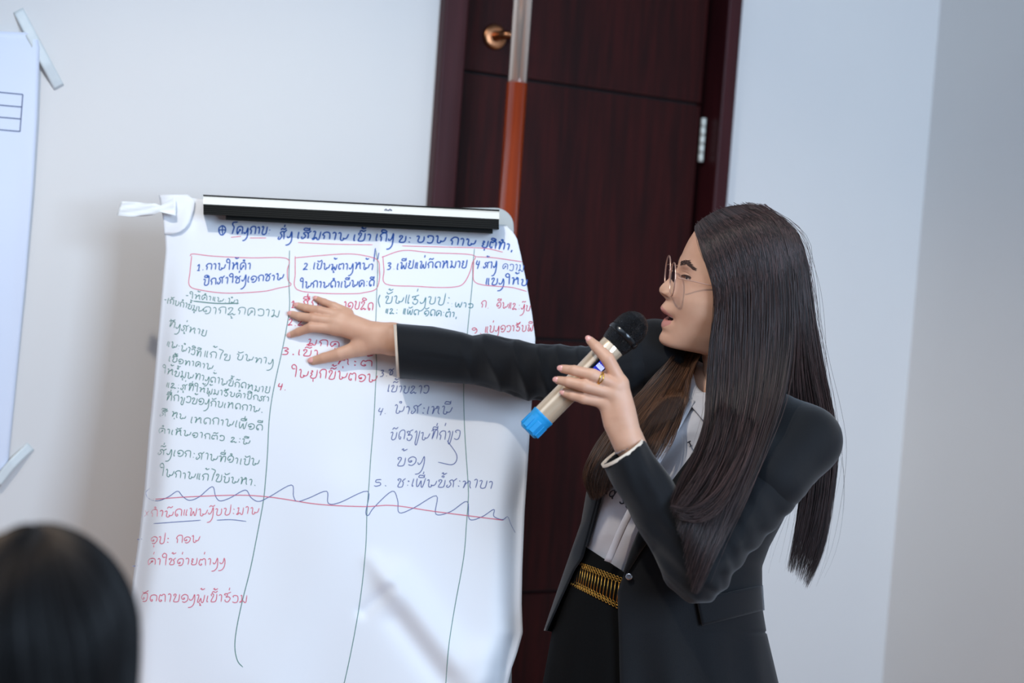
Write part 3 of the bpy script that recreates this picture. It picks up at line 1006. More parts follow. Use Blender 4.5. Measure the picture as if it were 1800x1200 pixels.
PROF = np.array([(372, 1310), (376, 1278), (382, 1256), (390, 1240), (400, 1226), (410, 1217), (425, 1208), (440, 1201), (452, 1196.5), (462, 1193), (470, 1189), (476, 1186.5), (484, 1180.5),
                 (492, 1172), (500, 1163), (506, 1158.5), (512, 1158), (517, 1161), (521, 1166), (525, 1170), (528, 1171), (533, 1167), (538, 1162.5), (541, 1161), (545, 1162), (549, 1166),
                 (553, 1171), (558, 1172), (562, 1168), (567, 1164.5), (573, 1163.5), (578, 1166), (582, 1166.5), (588, 1162.5), (594, 1160.5), (599, 1161.5), (603, 1164.5), (606.5, 1170), (609, 1179),
                 (611.5, 1194), (614, 1212), (616.5, 1228), (620, 1237), (640, 1241), (660, 1241), (690, 1240), (730, 1236), (760, 1232)])
FB = np.array([(372, 1310), (376, 1278), (382, 1256), (390, 1240), (400, 1226), (410, 1217), (425, 1208), (440, 1201), (452, 1197.5), (462, 1196), (476, 1194), (490, 1191), (505, 1186), (520, 1181), (535, 1178),
               (550, 1177), (562, 1174.5), (575, 1171), (590, 1166.5), (599, 1165.5), (603, 1167.5), (606.5, 1172), (609, 1180), (611.5, 1194), (614, 1212), (616.5, 1228), (620, 1237), (640, 1241), (660, 1241), (690, 1240), (730, 1236), (760, 1232)])
BK = np.array([(372, 1316), (376, 1342), (382, 1358), (400, 1378), (430, 1394), (470, 1400), (520, 1396), (560, 1380), (600, 1352), (630, 1342), (660, 1340), (720, 1346), (760, 1352)])
HWD = np.array([(372, 8), (376, 28), (382, 42), (400, 60), (430, 71), (470, 76), (520, 74), (550, 69), (580, 59), (598, 50), (608, 45), (620, 45), (640, 46), (680, 47), (720, 52), (760, 60)])
XC = np.array([(372, 1313), (420, 1306), (560, 1300), (600, 1292), (625, 1290), (760, 1294)])
SG = np.array([(440, 40), (462, 26), (472, 13), (482, 8.5), (492, 9.5), (500, 12.5), (508, 15.5), (515, 17), (521, 16), (527, 15), (531, 19), (540, 22), (552, 22), (566, 20), (578, 19), (590, 21), (605, 30), (625, 40)])
NEX = np.array([(372, 2.0), (440, 2.3), (485, 2.6), (520, 2.5), (570, 2.2), (600, 2.05), (640, 2.0)])


def _ip(T, y):
    return np.interp(y, T[:, 0], T[:, 1])


_ys = np.arange(372, 760.1, 0.5)
_SM = {}
for _n, _T, _s in (('p', PROF, 3.0), ('f', FB, 5.0), ('b', BK, 12), ('w', HWD, 10), ('c', XC, 16), ('g', SG, 6), ('n', NEX, 16)):
    a_ = _ip(_T, _ys)
    _SM[_n] = smooth1(a_, _s)
    if _n in 'bpfw':
        _SM[_n][:14] = a_[:14]


def hs(n, y):
    return np.interp(y, _ys, _SM[n])


EYC, EYS = 482.0, 31.0


def eye_open(y, sa):
    yc = EYC - 0.10 * (sa - EYS)
    return 1 - ((sa - EYS) / 14.0) ** 2 - ((y - yc) / np.where(y < yc, 4.0, 2.6)) ** 2


def face_disp(y, s, front, eye=True):
    """extra forward (negative x) shape on the face"""
    sa = np.abs(s)
    d = (hs('p', y) - hs('f', y)) * np.exp(-(sa / hs('g', y)) ** 2.2)
    d = d - 6.5 * np.exp(-((sa - 14.5) / 5.0) ** 2 - ((y - 512.5) / 6.0) ** 2)          # nostril wings
    d = d + 4.0 * np.exp(-((sa - 29) / 17.0) ** 2 - ((y - 481) / 12.0) ** 2)        # eye sockets
    d = d - 4.2 * np.exp(-((sa - 31) / 13.0) ** 2 - ((y - 482) / 7.0) ** 2)         # lids over the eyeball
    d = d + 1.2 * np.exp(-((y - (474.5 + 0.012 * (sa - 28) ** 2)) / 1.1) ** 2) * np.exp(-((sa - 31) / 13.0) ** 4)   # lid crease
    if eye:
        d = d + 5.0 * np.clip(eye_open(y, sa) * 3.0, 0, 1)
    d = d - 2.6 * np.exp(-((sa - 26) / 24.0) ** 2 - ((y - 461) / 7.0) ** 2)         # brow
    d = d - 3.4 * np.exp(-((sa - 44) / 16.0) ** 2 - ((y - 516) / 18.0) ** 2)        # cheekbones
    d = d + 2.0 * np.exp(-((sa - 24) / 5.0) ** 2 - ((y - 556) / 9.0) ** 2)          # mouth corners
    m = 1 - ((y - 556.0) / 6.0) ** 2 - (s / 23.0) ** 2
    d = d + 13.0 * np.sqrt(np.clip(m, 0, 1))
    # nostrils
    d = d + 8.0 * np.exp(-((sa - 8.0) / 3.8) ** 2 - ((y - 518.5) / 2.4) ** 2)
    return np.where(front, d, 0.0)


def head_grid(ny=300, nt=260):
    yv = np.concatenate([np.linspace(372, 440, 50, endpoint=False), np.linspace(440, 632, 190, endpoint=False), np.linspace(632, 760, 40)])
    u = np.linspace(0, 1, nt, endpoint=False)
    th = 2 * math.pi * u - 0.62 * np.sin(2 * math.pi * u)
    Y, TH = np.meshgrid(yv, th, indexing='ij')
    n = hs('n', Y)
    c, s_ = np.cos(TH), np.sin(TH)
    A = np.where(c > 0, hs('c', Y) - hs('f', Y), hs('b', Y) - hs('c', Y))
    x = hs('c', Y) - A * np.sign(c) * np.abs(c) ** (2 / n)
    s = hs('w', Y) * np.sign(s_) * np.abs(s_) ** (2 / n)
    x = x + face_disp(Y, s, c > 0.0) * np.clip(c * 4, 0, 1)
    return Y, x, s, c


def face_x(y, s, eye=False):
    n = hs('n', y)
    si = np.clip(np.abs(s) / hs('w', y), 0, 0.999) ** (n / 2)
    co = np.sqrt(1 - si ** 2)
    return hs('c', y) - (hs('c', y) - hs('f', y)) * co ** (2 / n) + face_disp(np.asarray(y, float), np.asarray(s, float), True, eye) * np.clip(co * 4, 0, 1)


base = W(1170, 1180, 2.36)
base[2] = 0.0
woman = thing('person', 'person in a black suit with long hair and glasses pointing at the chart, holding microphone', 'person', base)

body = MB()
Y, X, S, Cc = head_grid()
Pg = HP(X, Y, S)
R_n, C_n = Y.shape
idx = np.arange(R_n * C_n).reshape(R_n, C_n)
idx2 = np.concatenate([idx, idx[:, :1]], 1)
quads = np.stack([idx2[:-1, :-1], idx2[1:, :-1], idx2[1:, 1:], idx2[:-1, 1:]], -1).reshape(-1, 4)
yc_ = Y.reshape(-1)[quads].mean(1)
sc_ = S.reshape(-1)[quads].mean(1)
fr_ = Cc.reshape(-1)[quads].mean(1) > 0
mi = np.zeros(len(quads), int)
sa_ = np.abs(sc_)
up_lip = fr_ & (sa_ < 23) & (yc_ > 536.2 + 0.055 * (sa_ - 5) ** 2 * 0.5 + 0.20 * sa_) & (yc_ <= 556)
lo_lip = fr_ & (sa_ < 21) & (yc_ < 575.5 - 0.014 * sa_ ** 2 - 0.2 * sa_) & (yc_ > 556)
mi[up_lip | lo_lip] = 1
mi[fr_ & ((1 - ((yc_ - 556.0) / 5.0) ** 2 - (sc_ / 22.0) ** 2) > 0)] = 2
vs_ = Pg.reshape(-1, 3)
for k in range(3):
    body.add(np.zeros((0, 3)), [])
nb = body.n
body.v.append(vs_)
body.n += len(vs_)
body.f += [tuple(q) for q in (quads + nb).tolist()]
body.m += mi.tolist()
# teeth
tt = np.linspace(-17, 17, 24)
body.grid(np.array([HP(1176.5 + 0.022 * tt ** 2 + o, np.full_like(tt, y), tt) for y, o in ((549, 1.0), (551.5, 0), (555, 0.2), (556, 1.4))]), mi=3)
ER = 9.0
ECY, ECS = EYC, EYS
ECX = float(face_x(EYC, EYS)) + ER + 1.9


def cpt(L):
    return [c3(*p) for p in L]


def hand_sdf(fingers, palm, k=0.008, kp=0.010, extra=()):
    FI = [(cpt([f[:3] for f in fg]), [f[3] for f in fg]) for fg in fingers]
    PA = [(cpt([f[:3] for f in fg]), [f[3] for f in fg]) for fg in palm]

    def fn(P):
        d = None
        for pts, rad in PA:
            e = chain(P, pts, rad)
            d = e if d is None else smin(d, e, kp)
        out = d
        for pts, rad in FI:
            e = None
            for i in range(len(pts) - 1):
                q = rcone(P, pts[i], pts[i + 1], rad[i], rad[i + 1])
                e = q if e is None else smin(e, q, 0.0025)
            out = np.minimum(out, smin(d, e, k))
        return out
    allp = np.concatenate([np.array(p) for p, r in FI + PA])
    return fn, allp.min(0) - 0.03, allp.max(0) + 0.03


def add_sdf(mb, fn, lo, hi, h, it=3, mi=0):
    V, Q = surface_net(fn, lo, hi, h)
    V = relax(V, Q, it)
    mb.add(toworld(V), Q.tolist(), mi)


def tip_nail(mb, a, t, r, dors, mi):
    """nail on the back of a fingertip; a, t = last joint and tip in camera space"""
    a, t = np.asarray(a), np.asarray(t)
    f = (t - a) / np.linalg.norm(t - a)
    dd = np.asarray(dors, float)
    dd = dd - f * (dd @ f)
    dd /= np.linalg.norm(dd)
    sd = np.cross(f, dd)
    c = t + dd * r * 0.72 + f * r * 0.22
    ax = np.array([f, sd, dd])
    V = MB().ball(np.zeros(3), (r * 0.92, r * 0.70, r * 0.34), ax, 12)
    mb.add(toworld(V.v[0] + c), V.f, mi)


def cd_(px, py, off):
    return (px, py, chart_depth(px, py, off))


# --- right hand spread on the sheet
rf = [
    [(*cd_(590, 577, .034), .0105), (*cd_(547, 575, .034), .0088), (*cd_(525, 583, .024), .0074), (*cd_(512, 588, .016), .0062)],
    [(*cd_(594, 566, .036), .0105), (*cd_(552, 560, .034), .0090), (*cd_(527, 556, .024), .0076), (*cd_(513, 552, .016), .0064)],
    [(*cd_(600, 556, .034), .0100), (*cd_(562, 546, .032), .0085), (*cd_(538, 541, .023), .0072), (*cd_(524, 537, .016), .0062)],
    [(*cd_(612, 550, .030), .0095), (*cd_(587, 538, .028), .0076), (*cd_(570, 531, .021), .0066), (*cd_(557, 525, .015), .0056)],
    [(*cd_(636, 610, .032), .0150), (*cd_(598, 622, .030), .0115), (*cd_(569, 629, .022), .0092), (*cd_(551, 634, .016), .0078)],
]
rp = [
    [(*cd_(590, 577, .034), .0115), (*cd_(640, 588, .040), .0150), (*cd_(690, 604, .045), .0185)],
    [(*cd_(594, 566, .036), .0115), (*cd_(645, 582, .042), .0140), (*cd_(690, 592, .047), .0195)],
    [(*cd_(604, 556, .034), .0105), (*cd_(650, 577, .040), .0130), (*cd_(690, 587, .046), .0180)],
    [(*cd_(636, 608, .032), .0155), (*cd_(690, 602, .044), .0185)],
    [(*cd_(690, 587, .046), .0180), (*cd_(760, 600, .050), .022), (*cd_(840, 625, .070), .026)],
    [(*cd_(690, 603, .046), .0185), (*cd_(760, 608, .050), .022), (*cd_(840, 630, .070), .026)],
]
fn, lo, hi = hand_sdf(rf, rp)
add_sdf(body, fn, lo, hi, 0.0016, 4)
for fg in rf:
    tip_nail(body, c3(*fg[-2][:3]), c3(*fg[-1][:3]), fg[-1][3], (0.0, 0.15 if fg is not rf[4] else 0.5, 1.0), 4)

# --- left hand around the microphone
lf = [
    [(1090, 672, 2.160, .0112), (1068, 630, 2.158, .0104), (1049, 610, 2.166, .0084), (1037, 598, 2.174, .0066)],
    [(1082, 676, 2.156, .0104), (1042, 659, 2.150, .0096), (1010, 651, 2.158, .0080), (989, 648, 2.168, .0066)],
    [(1076, 691, 2.156, .0104), (1028, 678, 2.150, .0094), (999, 671, 2.159, .0078), (981, 668, 2.168, .0064)],
    [(1060, 706, 2.160, .0098), (1026, 700, 2.156, .0084), (1006, 695, 2.164, .0070), (992, 691, 2.172, .0058)],
    [(1096, 720, 2.185, .0150), (1084, 684, 2.222, .0115), (1070, 650, 2.238, .0092), (1058, 624, 2.240, .0078)],
]
lp = [
    [(1092, 676, 2.160, .0115), (1102, 720, 2.160, .0135), (1112, 772, 2.160, .0145)],
    [(1080, 688, 2.158, .0115), (1090, 730, 2.158, .0150), (1104, 778, 2.160, .0160)],
    [(1064, 708, 2.162, .0105), (1076, 745, 2.162, .0135), (1096, 784, 2.162, .0150)],
    [(1096, 720, 2.182, .0150), (1104, 770, 2.170, .0160)],
    [(1104, 774, 2.160, .0170), (1130, 830, 2.158, .0210), (1170, 900, 2.160, .0270), (1215, 985, 2.165, .032)],
    [(1110, 774, 2.165, .0170), (1136, 826, 2.162, .0210), (1176, 896, 2.164, .0270)],
]
fn, lo, hi = hand_sdf(lf, lp)
add_sdf(body, fn, lo, hi, 0.0016, 4)
for fg in lf:
    tip_nail(body, c3(*fg[-2][:3]), c3(*fg[-1][:3]), fg[-1][3], (-0.1, 0.15, 1.0) if fg is not lf[4] else (-1, 0, 0.2), 4)

# --- trunk, arms and legs under the clothes
pel = W(1165, 1180, 2.36)


def w2c(p):
    return (np.asarray(p) - EYE) @ RM


kneeL, kneeR = pel + np.array([0.07, -0.05, -0.36]), pel + np.array([-0.09, 0.02, -0.36])
ankL, ankR = kneeL + np.array([0.01, 0.05, 0.0]), kneeR + np.array([0.0, 0.06, 0.0])
ankL[2] = ankR[2] = 0.085
FWD = np.array([-0.72, -0.69, 0.0])
toeL, toeR = ankL + FWD * 0.16, ankR + FWD * 0.16
toeL[2] = toeR[2] = 0.022
heelL, heelR = ankL - FWD * 0.04, ankR - FWD * 0.04
heelL[2] = heelR[2] = 0.028
TR = [([c3(1292, 735, 2.39), c3(1240, 830, 2.375), c3(1175, 1000, 2.365), w2c(pel)], [.055, .08, .075, .06]),
      ([c3(1292, 720, 2.385), c3(1405, 775, 2.29)], [.045, .035]), ([c3(1405, 775, 2.29), c3(1225, 1000, 2.165)], [.034, .03]),
      ([c3(1292, 720, 2.385), c3(1165, 640, 2.455)], [.045, .035]), ([c3(1165, 640, 2.455), c3(960, 650, 2.43), c3(840, 628, chart_depth(840, 628, .07))], [.034, .03, .027])]
for hp_, kn, an, he, to in ((pel + np.array([.06, -.04, -.02]), kneeL, ankL, heelL, toeL), (pel + np.array([-.07, .03, -.02]), kneeR, ankR, heelR, toeR)):
    TR.append(([w2c(hp_), w2c(kn), w2c(an)], [.055, .045, .034]))
    TR.append(([w2c(he), w2c(to)], [.028, .020]))
    TR.append(([w2c(an), w2c(to)], [.032, .018]))


def trunk(P):
    d = None
    for pts, rad in TR:
        e = chain(P, pts, rad)
        d = e if d is None else smin(d, e, 0.02)
    return d


allp = np.concatenate([np.array(p) for p, r in TR])
add_sdf(body, trunk, allp.min(0) - 0.12, allp.max(0) + 0.12, 0.009, 2)
body.build('body', [M_skin, M_lip, M_mouth, M_teeth, M_nail], woman)

# --- eyes, brows, lashes
for sg in (-1, 1):
    mb = MB()
    al = np.linspace(1e-3, math.pi - 1e-3, 28)
    ph = np.linspace(0, 2 * math.pi, 40, endpoint=False)
    A_, B_ = np.meshgrid(al, ph, indexing='ij')
    g_ = HP(ECX - ER * np.cos(A_), ECY - ER * np.sin(A_) * np.sin(B_), sg * ECS + ER * np.sin(A_) * np.cos(B_))
    mb.grid(g_[:8], closed_v=True, mi=1)
    mb.grid(g_[7:], closed_v=True, mi=0)
    mb.build('eyeball', [M_white_eye, M_iris], woman)
    mb = MB()
    an = np.radians(np.linspace(8, 172, 30))
    ls_ = EYS + 14.4 * np.cos(an)
    ly_ = EYC - 0.10 * (ls_ - EYS) - 4.2 * np.sin(an)
    lx_ = face_x(ly_, ls_) - 0.6
    mb.tube(HP(lx_, ly_, sg * ls_), np.interp(np.arange(30), [0, 10, 29], [.0009, .0010, .0004]), 6)
    for j in range(1, 26):
        k = 1 - j / 34.0
        o = HP(lx_[j] - 5.5 * k, ly_[j] + 0.5 - 1.5 * k, sg * (ls_[j] + 3.2 * math.cos(an[j])))
        o2 = HP(lx_[j] - 3.2 * k, ly_[j] + 1.4, sg * (ls_[j] + 1.6 * math.cos(an[j])))
        mb.tube(np.array([HP(lx_[j], ly_[j], sg * ls_[j]), o2, o]), [0.0004, 0.0003, 0.0001], 4, caps=False)
    mb.build('eyelashes', M_brow, woman)
    mb = MB()
    ts = np.linspace(0, 1, 60)
    for q in range(240):
        t = rng.uniform(0, 1)
        s0 = 10 + 36 * t
        yc = np.interp(t, [0, .3, .65, 1], [461, 457.5, 456, 464])
        hw_ = np.interp(t, [0, .25, .7, 1], [3.6, 4.2, 3.0, 0.8])
        y0 = yc + rng.uniform(-hw_, hw_)
        s1, y1 = s0 + rng.uniform(4, 8), y0 - rng.uniform(-.5, 3.0) + (3.0 if t > .6 else 0)
        ss = np.linspace(s0, s1, 4)
        yy = np.linspace(y0, y1, 4)
        mb.tube(HP(face_x(yy, ss) - np.array([.1, .5, .5, .2]), yy, sg * ss), [.0003, .00036, .0003, .0001], 4, caps=False)
    mb.build('eyebrow', M_brow, woman)

# --- glasses (worn: part of the figure)
gl = MB()
lens_mb = []
for sg in (-1, 1):
    an = np.linspace(0, 2 * math.pi, 48, endpoint=False)
    ss = 33 + 27 * np.sign(np.cos(an)) * np.abs(np.cos(an)) ** .9
    yy = 485 + 28 * np.sign(np.sin(an)) * np.abs(np.sin(an)) ** .9
    xx = 1176.5 - (yy - 485) * 0.08
    gl.tube(HP(xx, yy, sg * ss), 0.00115, 8, closed=True)
    lens_mb.append((xx, yy, sg * ss))
    t_ = np.array([(1180, 477, 60), (1185, 477, 63), (1200, 480, 66), (1258, 491, 76), (1300, 499, 80), (1318, 512, 79)], float)
    t_ = cr(t_, 5)
    gl.tube(HP(t_[:, 0], t_[:, 1], sg * t_[:, 2]), 0.0008, 8)
    gl.tube(HP(np.array([1176, 1181, 1187]), np.array([492, 494, 496]), sg * np.array([10, 10.5, 11.5])), [0.0005, 0.0006, 0.0016], 6)
br = np.linspace(-7, 7, 12)
gl.tube(HP(1177 - 2 * (1 - (br / 7) ** 2), 478 - 3 * (1 - (br / 7) ** 2), br), 0.0008, 8)
glasses = gl.build('glasses', M_rosegold, woman)
M_lens = glass('lens_glass', (0.93, 0.92, 0.97, 1), 0.5)
for xx, yy, ss in lens_mb:
    rings = []
    for k in (1.0, 0.66, 0.33, 0.02):
        rings.append(HP(xx.mean() + (xx - xx.mean()) * k, yy.mean() + (yy - yy.mean()) * k, ss.mean() + (ss - ss.mean()) * k))
    MB().grid(np.array(rings), closed_v=True).build('lens', M_lens, glasses)

# --- clothes: trunk surfaces are elliptical tubes, row by row
JL = ([690, 700, 760, 810, 860, 918, 995, 1050, 1112, 1200, 1290], [1165, 1150, 1095, 1056, 1034, 1024, 997, 978, 957, 950, 945])
JR = ([690, 700, 760, 810, 860, 918, 960, 995, 1070, 1112, 1200, 1290], [1385, 1400, 1425, 1418, 1400, 1372, 1350, 1337, 1338, 1345, 1366, 1388])
JB = ([690, 760, 860, 1000, 1290], [.075, .100, .115, .115, .130])
EL = ([690, 730, 770, 850, 890, 930, 970, 1010, 1040, 1290], [1262, 1262, 1240, 1180, 1152, 1126, 1110, 1097, 1086, 1092])
ERr = ([690, 730, 780, 848, 888, 951, 980, 1000, 1050, 1112], [1140, 1122, 1095, 1061, 1050, 1033, 1025, 1011, 988, 960])
DC = 2.372


def ring(Lt, Rt, Bt, y):
    l, r = np.interp(y, *Lt), np.interp(y, *Rt)
    return (l + r) / 2, (r - l) / 2, np.interp(y, *Bt)


def surf(px, py, off=0.0, T=None):
    cx, a, b_ = ring(*(T or (JL, JR, JB)), py)
    q = np.clip((px - cx) / a, -1, 1)
    return W(px, py, DC - (b_ + off) * np.sqrt(1 - q * q) )


rows = []
yr = np.linspace(690, 1290, 110)
for y in yr:
    cx, a, b_ = ring(JL, JR, JB, y)
    t0 = math.asin(np.clip((np.interp(y, *EL) - cx) / a, -1, 1))
    if y < 738:
        t1 = math.radians(240)
    elif y <= 1112:
        t1 = 2 * math.pi + math.asin(np.clip((np.interp(y, *ERr) - cx) / a, -1, 1))
    else:
        t1 = math.radians(235)
    th = np.linspace(t0, t1, 120)
    fold = 0.0022 * np.sin(th * 9 + y / 40.0) * np.sin(y / 60.0 + th * 2) + 0.004 * np.clip((y - 1060) / 150, 0, 1) * np.sin(th * 14)
    rows.append(W(cx + a * np.sin(th), np.full_like(th, y), DC - (b_ + fold) * np.cos(th)))
jk = MB().grid(np.array(rows))
# shoulders
SH = [([c3(1296, 700, 2.385), c3(1418, 772, 2.285)], [.046, .050]), ([c3(1290, 690, 2.39), c3(1150, 624, 2.46)], [.046, .056]),
      ([c3(1150, 624, 2.46), c3(1100, 642, 2.45)], [.056, .050]),
      ([c3(1418, 775, 2.285), c3(1360, 840, 2.24)], [.050, .054])]


def shoulders(P):
    d = None
    for pts, rad in SH:
        e = chain(P, pts, rad)
        d = e if d is None else smin(d, e, 0.03)
    cut = rcone(P, c3(1262, 560, 2.37), c3(1268, 720, 2.375), .066, .052)
    wedge = rcone(P, c3(1200, 660, 2.34), c3(1170, 800, 2.25), .05, .07)
    return np.maximum(np.maximum(d, -cut), -wedge)


allp = np.concatenate([np.array(p) for p, r in SH])
add_sdf(jk, shoulders, allp.min(0) - 0.08, allp.max(0) + 0.08, 0.005, 3)
jacket = jk.build('jacket', M_suit, woman, solid=0.0025)

# near sleeve
CUF, ELB, SHO = c3(1094, 796, 2.155), c3(1226, 998, 2.165), c3(1416, 780, 2.285)
axc = (ELB - CUF) / np.linalg.norm(ELB - CUF)


def near_sleeve(P):
    f_ = rcone(P, CUF - axc * 0.03, ELB, .036, .047)
    u_ = rcone(P, ELB, SHO, .047, .051)
    d = smin(f_, u_, 0.022)
    x, y, z = P[..., 0], P[..., 1], P[..., 2]
    near = np.exp(-(np.linalg.norm(P - ELB, axis=-1) / 0.11) ** 2)
    d = d + 0.0020 * near * np.sin((x * 0.8 + y) * 150 + z * 60) + 0.0012 * np.sin((x + y * .4) * 190 + 2 * np.sin(z * 40)) + 0.0016 * np.sin((x - y * .6) * 80 + 1.0)
    cl = (P - CUF) @ axc
    d = np.maximum(d, -cl)
    inner = rcone(P, CUF - axc * 0.04, CUF + axc * 0.05, .0305, .0290)
    return np.maximum(d, -inner)


allp = np.array([CUF, ELB, SHO])
sl = MB()
add_sdf(sl, near_sleeve, allp.min(0) - 0.075, allp.max(0) + 0.075, 0.0032, 2)
sl.build('sleeve', M_suit, jacket)
u1 = np.cross(axc, [0, 0, 1.0]); u1 /= np.linalg.norm(u1)
u2 = np.cross(axc, u1)
an = np.linspace(0, 2 * math.pi, 40, endpoint=False)


def cuffring(c, a, b1, b2, r, t):
    return toworld(np.array([c + a * t + r * (np.cos(q) * b1 + np.sin(q) * b2) for q in an]))


lin = MB().grid(np.array([cuffring(CUF, axc, u1, u2, .0345, .06), cuffring(CUF, axc, u1, u2, .0345, .003), cuffring(CUF, axc, u1, u2, .0352, -.0028), cuffring(CUF, axc, u1, u2, .0366, -.0028), cuffring(CUF, axc, u1, u2, .0370, .002)]), closed_v=True)
lin.build('sleeve_lining', M_lining, jacket)
mb = MB()
bc = c3(1103, 783, 2.163)
for k in range(44):
    q = 2 * math.pi * k / 44
    c = bc + (.0212 * math.cos(q) * u1 + .0212 * math.sin(q) * u2)
    tgv = -math.sin(q) * u1 + math.cos(q) * u2
    e2 = axc if k % 2 else np.cross(tgv, axc)
    lp_ = np.array([c + .0021 * math.cos(w) * tgv + .0013 * math.sin(w) * e2 for w in np.linspace(0, 2 * math.pi, 10, endpoint=False)])
    mb.tube(toworld(lp_), .00042, 5, closed=True)
mb.build('bracelet', M_chain, woman)

# far sleeve: lofted along the arm with gathered folds at the elbow
TOPL = ([702, 760, 800, 830, 850, 880, 910, 945, 985, 1030, 1085, 1125, 1165], [570, 575, 583, 591, 588, 592, 599, 606, 607, 611, 592, 570, 556])
BOTL = ([697, 760, 830, 885, 905, 935, 960, 1000, 1050, 1100, 1165], [664, 667, 673, 687, 697, 702, 706, 706, 702, 700, 700])
rows = []
for x in np.linspace(700, 1150, 170):
    t, b_ = np.interp(x, *TOPL), np.interp(x, *BOTL)
    cy, hh = (t + b_) / 2, (b_ - t) / 2
    d0 = np.interp(x, [700, 840, 950, 1030, 1150], [chart_depth(700, 617, .058), chart_depth(840, 628, .07), 2.435, 2.435, 2.46])
    th = np.linspace(0, 2 * math.pi, 72, endpoint=False)
    w_ = np.clip((x - 790) / 110.0, 0, 1) * np.clip((1090 - x) / 60.0, 0, 1)
    ph = x / 6.6 + 1.5 * np.sin(th + 0.6) + 0.8 * np.sin(2 * th) + 1.2 * np.sin(x / 31.0)
    fold = w_ * (5.2 * (0.75 - 1.7 * np.abs(np.sin(ph * .5)) ** .8) + 1.6 * np.sin(x / 9.0 - 2.2 * np.cos(th))) * (0.75 + 0.25 * np.sin(th * 1.0 + x / 60))
    fold = fold + (1 - w_) * (1.6 * np.sin(x / 36.0 + 2.2 * th) + 1.0 * np.sin(3 * th + x / 70.0))
    r_ = hh + fold - np.where(np.abs(np.sin(th)) > .96, fold * .6, 0)
    slx = (t - 570) * 0.0 + 5 * np.sin(th) * np.clip((760 - x) / 60, 0, 1)
    r_ = r_ * np.interp(x, [1112, 1150], [1.0, .72])
    rows.append(W(x + slx * -0.6, cy - r_ * np.sin(th), d0 - r_ * np.cos(th) * d0 / F * np.interp(x, [700, 800], [0.92, 1.0])))
rows = np.array(rows)
MB().grid(rows, closed_v=True).build('sleeve', M_suit, jacket, solid=0.002)
c0 = rows[0].mean(0)
ax0 = rows[6].mean(0) - c0
ax0 /= np.linalg.norm(ax0)
rr0 = rows[0]
MB().grid(np.array([rows[14] * .93 + rows[14].mean(0) * .07, rr0 * .95 + c0 * .05 - ax0 * .001, c0 + (rr0 - c0) * .97 - ax0 * .0055, c0 + (rr0 - c0) * 1.0 - ax0 * .0055, c0 + (rr0 - c0) * 1.0 + ax0 * .0005]), closed_v=True).build('sleeve_lining', M_lining, jacket)
# lapel edge, pocket flap, button
fl = []
for v in np.linspace(0, 1, 10):
    r_ = []
    for u in np.linspace(0, 1, 24):
        xa, xb = 1224 + 10 * v, 1338 + 3 * v
        x = xa + u * (xb - xa)
        y = (1052 + 47 * v) * (1 - u) + (1028 + 44 * v) * u
        r_.append(surf(x, y, 0.012 + 0.003 * math.sin(u * 5)) if u < .97 else surf(x, y, 0.006))
    fl.append(r_)
MB().grid(np.array(fl)).build('pocket_flap', M_suit, jacket, solid=0.003)
c = surf(1106, 1013, .010)
nv = RM @ np.array([-0.3, 0.1, 1.0])
nv /= np.linalg.norm(nv)
MB().lathe(c, nv, [(0, .0055), (.002, .0055), (.003, .0045), (.0026, .0028), (.0026, 0)], 20).build('button', M_chain, jacket)
# right front lapel, folded back beside the shirt
lapel = []
for y in np.linspace(745, 960, 40):
    xe = np.interp(y, *ERr)
    wl = np.interp(y, [745, 850, 960], [26, 24, 4])
    lapel.append([surf(x, y, .006 + .004 * math.sin(math.pi * k / 5)) for k, x in enumerate(np.linspace(xe + 3, max(xe - wl, np.interp(y, *JL) + 4), 6))])
MB().grid(np.array(lapel)).build('lapel', M_suit, jacket, solid=.002)
lapel = []
for y in np.linspace(735, 1005, 50):
    xe = np.interp(y, *EL)
    wl = np.interp(y, [735, 860, 1005], [30, 52, 3])
    lapel.append([surf(x, y, .007 + .004 * math.sin(math.pi * k / 5)) for k, x in enumerate(np.linspace(xe - 2, xe + wl, 6))])
MB().grid(np.array(lapel)).build('lapel', M_suit, jacket, solid=.002)

# shirt, collar, print
ST = (([690, 720, 740, 760, 810, 860, 918, 995, 1050], [1205, 1165, 1134, 1108, 1066, 1044, 1030, 1008, 990]), ([690, 760, 860, 995, 1050], [1370, 1410, 1385, 1325, 1325]), ([690, 760, 860, 940, 970, 1000, 1290], [.062, .092, .107, .106, .098, .090, .09]))
rows = []
for y in np.linspace(690, 1045, 90):
    cx, a, b_ = ring(*ST, y)
    th = np.linspace(-math.pi / 2, math.radians(70), 90)
    fold = .0022 * np.sin(th * 11 + y / 30.0) + .002 * np.sin(y / 22.0 + 3 * th) * np.clip((th + 1.2), 0, 1)
    rows.append(W(cx + a * np.sin(th), np.full_like(th, y), DC - (b_ + fold) * np.cos(th)))
shirt = MB().grid(np.array(rows)).build('shirt', M_shirt, woman, solid=.0015)


def strip(name, A, B_, m, par, n=18, bulge=.004, solid=.0016):
    A, B_ = resample(cr(A, 6), n), resample(cr(B_, 6), n)
    rows = []
    for v in np.linspace(0, 1, 7):
        q = A * (1 - v) + B_ * v
        rows.append(W(q[:, 0], q[:, 1], q[:, 2] - bulge * math.sin(math.pi * v)))
    return MB().grid(np.array(rows)).build(name, m, par, solid=solid)


